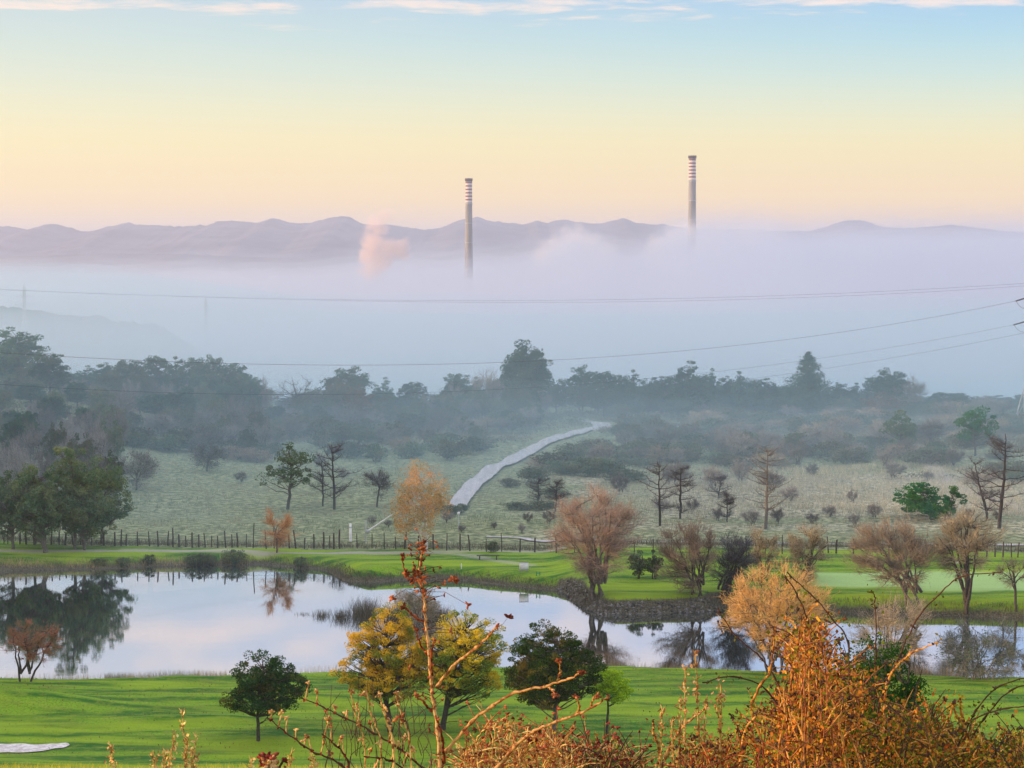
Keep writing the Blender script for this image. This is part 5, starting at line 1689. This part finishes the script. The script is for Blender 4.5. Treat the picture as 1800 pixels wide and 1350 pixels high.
def smooth_path(pts, n=6):
    P = np.array(pts, float); P = np.vstack([2 * P[0] - P[1], P, 2 * P[-1] - P[-2]]); out = []
    for i in range(1, len(P) - 2):
        for t in np.linspace(0, 1, n, endpoint=False):
            a, b, c, d = P[i - 1], P[i], P[i + 1], P[i + 2]
            out.append(0.5 * ((2 * b) + (c - a) * t + (2 * a - 5 * b + 4 * c - d) * t * t + (3 * b - a - 3 * c + d) * t ** 3))
    out.append(P[-2]); return np.array(out)


def stem(B, pts, w0, w1, D0, D1=None, knots=True, rng=None):
    """pts in photo pixels, widths in pixels; returns the path in space"""
    D1 = D0 if D1 is None else D1
    q = smooth_path(pts); n = len(q)
    if rng is not None: q[1:-1] += rng.normal(size=(n - 2, 2)) * 0.8
    Ds = np.linspace(D0, D1, n)
    P = np.array([at(a, b, d) for (a, b), d in zip(q, Ds)])
    R = np.linspace(w0, w1, n) * 0.5 * Ds / F
    if knots: R = R * (1 + 0.5 * (np.arange(n) % 6 == 0)) * (1 + 0.12 * np.sin(np.arange(n) * 2.3))
    B.tube(P, R, 6)
    return P


def bud_cluster(B, p, r, n, rng, size):
    off = rng.normal(size=(n, 3)); off /= np.linalg.norm(off, axis=1)[:, None]; off *= r * rng.uniform(0.3, 1, n)[:, None]
    for o in off:
        d = o / (np.linalg.norm(o) + 1e-9); s = size * rng.uniform(0.6, 1.4)
        B.tube([p + o - d * s, p + o - d * s * 0.3, p + o + d * s * 0.5, p + o + d * s], [s * 0.15, s * 0.5, s * 0.42, s * 0.05], 5)


def bush_parts(root, parts):
    for nm, B, mt in parts:
        if B.n:
            o = B.obj(nm, mt, root, nm in ('stem', 'stems', 'branches', 'buds'))
            o.matrix_parent_inverse = Matrix.Translation(-Vector(root.location))
            if nm != 'stem': o['kind'] = 'stuff'


def thorn_shrub():
    rng = np.random.default_rng(3)
    root = empty('thorny_shrub', at(775, 1420, 6.5)); tag(root, 'tall leafless red-budded stalk with long golden side branches, before the golden-topped trees', 'shrub')
    S, R_, K, T = Buf(), Buf(), Buf(), Buf()
    main = stem(S, [(778, 1420), (774, 1350), (769, 1285), (762, 1230), (757, 1190), (752, 1125), (747, 1070), (741, 1030), (737, 1003), (742, 975), (744, 955)], 7.5, 3, 6.5, 6.4, rng=rng)
    br = [([(768, 1208), (795, 1172), (838, 1138), (862, 1115), (873, 1101)], 6, 3.5, 0), ([(782, 1322), (830, 1268), (866, 1240), (905, 1218), (958, 1206), (1000, 1194), (1022, 1181)], 6, 3, 0),
          ([(962, 1206), (972, 1214), (976, 1222)], 4, 2.5, 0), ([(872, 1352), (905, 1312), (940, 1285), (985, 1266), (1020, 1254), (1046, 1240), (1069, 1226)], 6, 3, 0),
          ([(1012, 1256), (1018, 1240), (1012, 1225)], 4, 3, 0), ([(1040, 1243), (1043, 1228), (1050, 1222)], 4, 3, 0),
          ([(980, 1196), (985, 1180), (983, 1160)], 3, 2, 0), ([(748, 1095), (730, 1084), (710, 1068)], 5, 3, 1), ([(758, 1250), (745, 1235), (732, 1222)], 4, 3, 1),
          ([(737, 1005), (712, 1003), (708, 978)], 3, 2, 1), ([(751, 1150), (738, 1130), (730, 1105)], 4, 2, 1), ([(760, 1215), (758, 1150), (765, 1125)], 5, 2.5, 1),
          ([(780, 1340), (778, 1300), (768, 1265)], 6, 3, 1)]
    for pts, a, b, kd in br:
        P = stem(R_ if kd else S, pts, a, b, 6.5, 6.3, rng=rng)
        bud_cluster(K, P[-1], 0.008, 7, rng, 0.006)
        for i in range(4, len(P), 5): bud_cluster(K, P[i], 0.004, 2, rng, 0.004)
    for i in range(8, len(main), 4):
        bud_cluster(K, main[i], 0.010, 5, rng, 0.006)
    for px, py, r, n in ((735, 1012, 0.032, 46), (742, 962, 0.014, 14), (712, 1008, 0.014, 8), (798, 1018, 0.012, 14), (822, 1063, 0.008, 7), (688, 1052, 0.008, 8), (704, 1262, 0.016, 10)):
        c = np.array(at(px, py, 6.4)); bud_cluster(K, c, r, n, rng, 0.0065)
        T.tube([np.array(at(740 if px < 900 else 873, 1040 if py < 1100 else 1290, 6.45)), np.array(at((px + 742) / 2, (py + 1030) / 2 - 6, 6.42)), c], 0.0006, 4)
    c = np.array(at(893, 1085, 6.4)); bud_cluster(K, c, 0.010, 8, rng, 0.0065); T.tube([np.array(at(872, 1102, 6.35)), np.array(at(884, 1097, 6.38)), c], 0.0006, 4)
    # loose fine twigs
    for _ in range(90):
        i = rng.integers(4, len(main)); p = main[i]; L = rng.uniform(0.02, 0.075); d = rng.normal(size=3); d[2] = abs(d[2]) * 0.5
        d /= np.linalg.norm(d); T.tube([p, p + d * L * 0.5 + [0, 0, 0.004], p + d * L], [0.0011, 0.0009, 0.0004], 4)
        if rng.random() < 0.5: bud_cluster(K, p + d * L, 0.005, 3, rng, 0.0045)
    bush_parts(root, [('stem', S, M['stem_gold']), ('branches', R_, M['stem_red']), ('buds', K, M['bud']), ('twigs', T, M['stem_dark'])])


thorn_shrub()


def dark_twigs():
    """long dark twigs with small upright tufts at the left of the main stalk"""
    rng = np.random.default_rng(8)
    root = empty('thorny_shrub', at(700, 1420, 6.9)); tag(root, 'low sprawl of thin dark twigs with tan tufts, below the curved-trunk golden-topped tree', 'shrub')
    S, T, K = Buf(), Buf(), Buf()
    for pts in ([(790, 1400), (745, 1352), (700, 1314), (650, 1284), (602, 1260), (568, 1243), (530, 1227)], [(640, 1400), (600, 1345), (556, 1325), (530, 1308), (498, 1284), (470, 1262)],
                [(760, 1400), (720, 1360), (680, 1335), (640, 1330)], [(620, 1400), (612, 1340), (590, 1310), (566, 1290)]):
        P = stem(S, pts, 4.5, 2, 6.9, 6.7, rng=rng)
        for i in range(5, len(P), 3):
            d = np.array([rng.uniform(-.4, .4), 0, 1.0]) if rng.random() < 0.7 else np.array([rng.uniform(-.6, .2), 0, -0.8]); L = rng.uniform(0.012, 0.055)
            T.tube([P[i], P[i] + d * L * 0.6, P[i] + d * L + [0.004, 0, 0]], [0.0022, 0.0018, 0.001], 5)
            bud_cluster(T, P[i] + d * L, 0.009, 6, rng, 0.006); bud_cluster(K, P[i], 0.004, 3, rng, 0.0055)
    for px, py, w in ((690, 1400, 5), (668, 1400, 3), (640, 1400, 3), (720, 1400, 3)):
        P = stem(T, [(px + 4, py), (px, py - 95), (px - 15, py - 145), (px - 24, py - 185)], w, 2.5, 6.8, 6.7, rng=rng)
        for i in range(6, len(P), 4):
            bud_cluster(T, P[i] + rng.normal(size=3) * 0.006, 0.010, 5, rng, 0.006)
    for _ in range(60):
        x = rng.uniform(560, 760); y = rng.uniform(1270, 1380)
        h = rng.uniform(30, 110); stem(S, [(x, y), (x + rng.uniform(-12, 12), y - h * 0.5), (x + rng.uniform(-25, 25), y - h)], 1.6, 0.8, 6.8, 6.9, knots=False)
    c = np.array(at(470, 1332, 6.6)); bud_cluster(K, c, 0.026, 34, rng, 0.010); bud_cluster(T, c + [0.006, -0.02, -0.012], 0.024, 26, rng, 0.009)
    stem(S, [(468, 1420), (470, 1380), (470, 1335)], 6, 5, 6.6); P = stem(S, [(474, 1400), (490, 1352), (500, 1335)], 5, 4, 6.6); bud_cluster(K, P[-1], 0.010, 8, rng, 0.007)
    bush_parts(root, [('stems', S, M['stem_dark']), ('tufts', T, M['stem_gold']), ('buds', K, M['bud'])])


dark_twigs()


def dry_stalks(px0, px1, tops, label, seed, D):
    rng = np.random.default_rng(seed)
    root = empty('dry_stalks', at((px0 + px1) / 2, 1420, D)); tag(root, label, 'weeds')
    S, T = Buf(), Buf()
    for px, ty, w in tops:
        b = px + rng.uniform(-14, 14)
        P = stem(S, [(b, 1410), ((b + px) / 2 + rng.uniform(-5, 5), (1410 + ty) / 2), (px, ty)], w, 1.5, D, D - 0.1, rng=rng)
        for i in range(3, len(P)):
            for _ in range(2):
                d = rng.normal(size=3) * 0.5; d[2] = abs(d[2]) + 0.5; d /= np.linalg.norm(d); L = rng.uniform(0.008, 0.026)
                T.tube([P[i], P[i] + d * L], [0.0016, 0.0008], 4)
        T.leaves(P[3:][rng.integers(0, len(P) - 3, 60)] + rng.normal(size=(60, 3)) * 0.007, 0.012, rng)
    bush_parts(root, [('stems', S, M['stem_gold']), ('seed_heads', T, M['stem_gold'])])


dry_stalks(260, 350, [(320, 1252, 3.5), (306, 1290, 3), (330, 1300, 2.5), (345, 1296, 2.5), (292, 1325, 3), (268, 1330, 2.5), (338, 1325, 3)], 'small golden seed stalks nearest the white sand bunker', 5, 7.2)
dry_stalks(1180, 1290, [(1205, 1180, 4), (1222, 1150, 4), (1197, 1232, 5), (1267, 1206, 4), (1262, 1230, 5), (1240, 1236, 3), (1165, 1250, 3), (1182, 1268, 3)], 'upright golden stalks with knobbly seed heads, standing clear of the bramble mass', 6, 6.4)
dry_stalks(440, 520, [(196, 1312, 1.2), (442, 1340, 2.0), (512, 1325, 1.8), (548, 1330, 2)], 'scattered thin golden stalks below the small dark pine', 7, 7.0)


def bramble(label, x0, x1, top, seed, D, nst, nleaf, mats, lsize=0.011, sw=(1.6, 4.0), tall=(), fr=None):
    """a mass of stems filling the photo columns x0..x1 up to the given outline"""
    fr = fr or ((0.24, 0.30, 0.46) if x0 > 1450 else (0.27, 0.45, 0.28))
    rng = np.random.default_rng(seed)
    root = empty('bramble_bush', at((x0 + x1) / 2, 1450, D)); tag(root, label, 'bush', 'sunlit brambles on the near hillside')
    tp = np.array(top, float)
    S, S2, L1, L2, L3, K = (Buf() for _ in range(6)); nodes = []
    for i in range(nst):
        px = rng.uniform(x0, x1); ty = np.interp(px, tp[:, 0], tp[:, 1]); ty = ty + (1370 - ty) * rng.beta(1.1, 1.7)
        bx = px + rng.normal() * 26; d = D + rng.uniform(-0.55, 0.75)
        P = stem(S if rng.random() < 0.42 else S2, [(bx, 1440), (bx * 0.6 + px * 0.4 + rng.normal() * 8, 1440 * 0.55 + ty * 0.45), (px + rng.normal() * 7, ty + 22), (px + rng.normal() * 10, ty)], rng.uniform(*sw), 1.6, d, d + rng.uniform(-.15, .15), rng=rng)
        nodes.append(P[4:])
        for _ in range(rng.integers(4, 10)):
            p = P[rng.integers(5, len(P))]; dr = rng.normal(size=3); dr[2] = abs(dr[2]) * 0.8 + 0.2; dr /= np.linalg.norm(dr); LL = rng.uniform(0.03, 0.11)
            q = np.array([p, p + dr * LL * 0.5 + [0, 0, 0.006], p + dr * LL]); (S if rng.random() < 0.5 else S2).tube(q, [0.0022, 0.0016, 0.0008], 4); nodes.append(q)
            if rng.random() < 0.5: bud_cluster(K, q[-1], 0.007, 4, rng, 0.005)
    N = np.concatenate(nodes)
    for Bf, n in ((L1, int(nleaf * fr[0])), (L2, int(nleaf * fr[1])), (L3, int(nleaf * fr[2]))):
        k = rng.integers(0, len(N), n); Bf.leaves(N[k] + rng.normal(size=(n, 3)) * 0.014, lsize * 0.9, rng, aspect=0.75)
    for pts, w0, w1, dk in tall:
        P = stem(S if not dk else K, pts, w0, w1, D - 0.2, D - 0.35, rng=rng)
        k = rng.integers(3, len(P), 26); (L1 if not dk else L3).leaves(P[k] + rng.normal(size=(26, 3)) * 0.010, lsize * 0.85, rng, aspect=0.75)
        for i in range(5, len(P), 6): bud_cluster(K, P[i], 0.005, 3, rng, 0.0045)
    bush_parts(root, [('stems', S, mats[0]), ('branches', S2, mats[1]), ('golden_leaves', L1, mats[2]), ('rusty_leaves', L2, mats[3]), ('green_leaves', L3, mats[4]), ('buds', K, M['stem_dark'] if dk_any(tall) else M['bud'])])


def dk_any(t): return any(x[3] for x in t)


M['stem_orange'] = leaf_mat('orange_bramble_stems', (0.42, 0.17, 0.05), (0.72, 0.36, 0.12), (0.20, 0.07, 0.03), 50.0, trans=0.0)
STD = (M['stem_orange'], M['stem_red'], M['leaf_gold'], M['leaf_rust'], M['leaf_green'])
MIX = (M['stem_orange'], M['stem_dark'], M['leaf_gold'], M['leaf_rust'], M['leaf_green'])
bramble('dense orange thicket of bare shoots at the foot of the tall red-budded stalk', 805, 1010, [(805, 1340), (830, 1290), (860, 1268), (900, 1262), (940, 1280), (975, 1300), (1010, 1325)], 31, 7.0, 95, 1200, (M['stem_gold'], M['stem_orange'], M['leaf_gold'], M['leaf_rust'], M['leaf_green']), 0.009, (1.6, 3.6))
bramble('low dark-stemmed bramble patch under the lime green round-headed tree', 990, 1135, [(990, 1320), (1030, 1300), (1080, 1312), (1135, 1335)], 32, 7.4, 70, 1500, (M['stem_gold'], M['stem_dark'], M['leaf_rust'], M['leaf_green'], M['leaf_green']), 0.011, (2, 4),
        [([(1150, 1400), (1170, 1330), (1192, 1290), (1206, 1272), (1232, 1252), (1244, 1238)], 6, 3, 0), ([(1160, 1320), (1150, 1290), (1148, 1268)], 5, 3, 0)])
bramble('sparse sunlit bramble shoots leading up to the orange twiggy willow', 1190, 1395, [(1190, 1335), (1250, 1310), (1300, 1275), (1350, 1250), (1395, 1215)], 33, 6.7, 70, 2600, STD, 0.011, (1.5, 3.8),
        [([(1360, 1400), (1345, 1320), (1325, 1262), (1322, 1235), (1340, 1200), (1354, 1182), (1358, 1140), (1362, 1100)], 6, 3, 0),
         ([(1300, 1400), (1302, 1330), (1312, 1280), (1345, 1245)], 5, 3, 0), ([(1392, 1330), (1380, 1250), (1362, 1190), (1330, 1150), (1288, 1112), (1262, 1068)], 3.4, 1.8, 1),
         ([(1400, 1300), (1350, 1215), (1290, 1190), (1235, 1200)], 3, 2, 1)])
bramble('tallest red and orange bramble stems, reaching across the pond beside the orange willow', 1380, 1505, [(1380, 1230), (1395, 1130), (1412, 1095), (1432, 1078), (1450, 1125), (1470, 1170), (1505, 1165)], 34, 6.3, 105, 6200, STD, 0.0115, (1.6, 4.4),
        [([(1500, 1350), (1492, 1230), (1490, 1130), (1463, 1088), (1430, 1048), (1384, 1006)], 3.5, 2, 1), ([(1460, 1300), (1440, 1180), (1420, 1090), (1400, 1045), (1380, 1012)], 4, 2, 1)])
bramble('thick golden-leaved bramble mass in front of the dark evergreen bush', 1495, 1650, [(1495, 1175), (1530, 1215), (1560, 1250), (1600, 1240), (1650, 1262)], 35, 6.5, 88, 8200, MIX, 0.012, (1.5, 3.8),
        [([(1540, 1350), (1545, 1240), (1575, 1165), (1612, 1090), (1650, 1045), (1690, 1014), (1760, 1006)], 3.5, 1.8, 1), ([(1555, 1300), (1560, 1200), (1600, 1150), (1650, 1128)], 5, 2.5, 0),
         ([(1600, 1400), (1640, 1310), (1665, 1270), (1680, 1232)], 6, 3.5, 0), ([(1536, 1250), (1540, 1150), (1538, 1060), (1532, 1038)], 2.6, 1.6, 1)])
bramble('tangled bramble with pale forked twigs and arching canes, filling the lower corner', 1640, 1830, [(1640, 1272), (1690, 1290), (1740, 1300), (1790, 1290), (1830, 1285)], 36, 6.8, 80, 7000, MIX, 0.012, (1.5, 3.8),
        [([(1705, 1400), (1710, 1330), (1700, 1290), (1685, 1262), (1672, 1238)], 8, 4, 0), ([(1700, 1290), (1690, 1255), (1688, 1228)], 6, 3.5, 0), ([(1680, 1320), (1715, 1250), (1760, 1205), (1830, 1186)], 3.2, 2, 1),
         ([(1690, 1330), (1730, 1262), (1780, 1212), (1840, 1194)], 3.2, 2, 1), ([(1640, 1330), (1700, 1270), (1770, 1245), (1830, 1240)], 3.5, 2, 1)])
# the dark evergreen behind the brambles, a little way down the hill
Db = 24.0; xb = (1555 - 900) / F * Db; zb_ = hgt(xb, Db); Hb = at(1555, 1118, Db).z - zb_
t = make_leafy('evergreen_bush', 230 / F * Db, Hb - 0.95, Hb, 95, M['dark_leaf'], M['bark'], shape='dome', clumps=110, per=120, leaf_size=0.028, clump_r=0.10, trunk_r=0.035, stems=3)
t.location = (xb, Db, zb_); tag(t, 'dark glossy evergreen bush rising behind the golden-leaved brambles', 'bush')

# ------------------------------------------------------------------ the air: haze, ground mist, the fog bank
def vol_box(name, lo, hi, mat):
    x0, y0, z0 = lo; x1, y1, z1 = hi
    V = [(x0, y0, z0), (x1, y0, z0), (x1, y1, z0), (x0, y1, z0), (x0, y0, z1), (x1, y0, z1), (x1, y1, z1), (x0, y1, z1)]
    Fc = [(0, 3, 2, 1), (4, 5, 6, 7), (0, 1, 5, 4), (1, 2, 6, 5), (2, 3, 7, 6), (3, 0, 4, 7)]
    return tag(mesh_obj(name, V, Fc, mat), kind='stuff')


vol_box('haze', (-70000, -60, -110), (70000, 30500, 260), volume_mat('haze_air', (0.84, 0.86, 0.99), 0.00012, 0.5))


def slab(name, zf, y0, y1, u0, u1, zb, mat, ny=60, nu=120, clamp=0.05):
    """closed volume with an uneven top"""
    ys = np.geomspace(y0, y1, ny); us = np.linspace(u0, u1, nu)
    U, Yg = np.meshgrid(us, ys)
    Xg = U * Yg
    Zt = np.maximum(zf(Xg, Yg), zb + clamp)
    top = np.stack([Xg, Yg, Zt], -1).reshape(-1, 3)
    bot = np.stack([Xg, Yg, np.full_like(Xg, zb)], -1).reshape(-1, 3)
    n = ny * nu
    V = np.r_[top, bot]
    ft = grid_faces(ny, nu)
    fb = ft[:, ::-1] + n
    rim = []
    border = [i for i in range(nu)] + [r * nu + nu - 1 for r in range(1, ny)] + [(ny - 1) * nu + i for i in range(nu - 2, -1, -1)] + [r * nu for r in range(ny - 2, 0, -1)]
    for a, b in zip(border, border[1:] + border[:1]):
        rim.append((b, a, a + n, b + n))
    return tag(mesh_obj(name, V, np.r_[ft, fb, np.array(rim)], mat), kind='stuff')


def mist_top(x, y):
    return 7.5 * sstep(246, 360, y) * (0.35 + 0.65 * sstep(455, 400, y)) * (1 + 0.45 * fbm(x * 0.02, y * 0.02, 81, 3)) + 0.8 + 5 * sstep(-0.08, -0.2, x / y)


for k, (kh, de) in enumerate(((0.5, 0.0014), (0.95, 0.0017), (1.5, 0.0014), (2.2, 0.0008))):
    slab('low_mist', lambda x, y, k=k, kh=kh: mist_top(x + 40 * k, y) * kh + (0.5 + kh) * fbm(x * 0.03, y * 0.015, 85 + k, 3), 246 + 6 * k, 620 + 3 * k, -0.45 - 0.003 * k, 0.45 + 0.003 * k, -14.0 - 0.3 * k,
         volume_mat('low_mist_air', (0.58, 0.84, 1.0), de * 0.8, 0.5), 50, 70)


def mist2_top(x, y):
    return 2 + 21 * sstep(246, 420, y) + 4 * fbm(x * 0.01, y * 0.01, 83, 3) + 6 * sstep(-0.05, -0.2, x / y)


slab('high_mist', mist2_top, 246, 640, -0.5, 0.5, -15.0, volume_mat('high_mist_air', (0.58, 0.84, 1.0), 0.0026, 0.5), 40, 70)


def fog_top(x, y, off=0.0):
    px = 900 + F * x / y
    # apparent height of the bank's crest, in photo pixels, turned into metres at each distance
    crest = np.interp(px, [-2000, 0, 300, 560, 640, 700, 780, 850, 900, 950, 1000, 1040, 1090, 1140, 1180, 1240, 1330, 1380, 1440, 1600, 1800, 2200, 4000],
                      [478, 480, 482, 478, 468, 462, 462, 458, 455, 448, 414, 424, 446, 440, 408, 398, 400, 408, 411, 408, 408, 404, 404])
    crest = crest + off + (6 + abs(off) * 0.35) * fbm(px * 0.012, y * 0.002, 91, 4)
    Dc = np.interp(px, [0, 800, 1060, 1160, 1800], [3300, 3000, 2700, 2050, 2050])
    zc = CH + (450 - crest) * Dc / F
    t = y / Dc
    rise = sstep(0.28, 1.0, t) 
    z = 12 * (1 - rise) + zc * rise
    z = z + (3 + 6 * rise) * fbm(x * 0.006, y * 0.003, 92, 4)
    z = z * sstep(560, 760, y) + (-30) * (1 - sstep(560, 760, y))
    fall = sstep(1.15, 1.6, t * np.interp(px, [1060, 1160], [1.0, 0.72]))
    return z * (1 - fall) - 70 * fall


for off, de in ((-28, 0.00012), (-16, 0.0003), (-5, 0.0006), (6, 0.0012), (20, 0.0020)):
    slab('fog_bank', lambda x, y, off=off: fog_top(x, y, off) - off * 0.25, 570 + off * 1.5, 6200 - off * 20, -0.6 + off * 0.001, 0.6 - off * 0.001, -100.0 - off * 0.1, volume_mat('fog_bank_air', (0.78, 0.85, 1.0), de, 0.5), 90, 260)
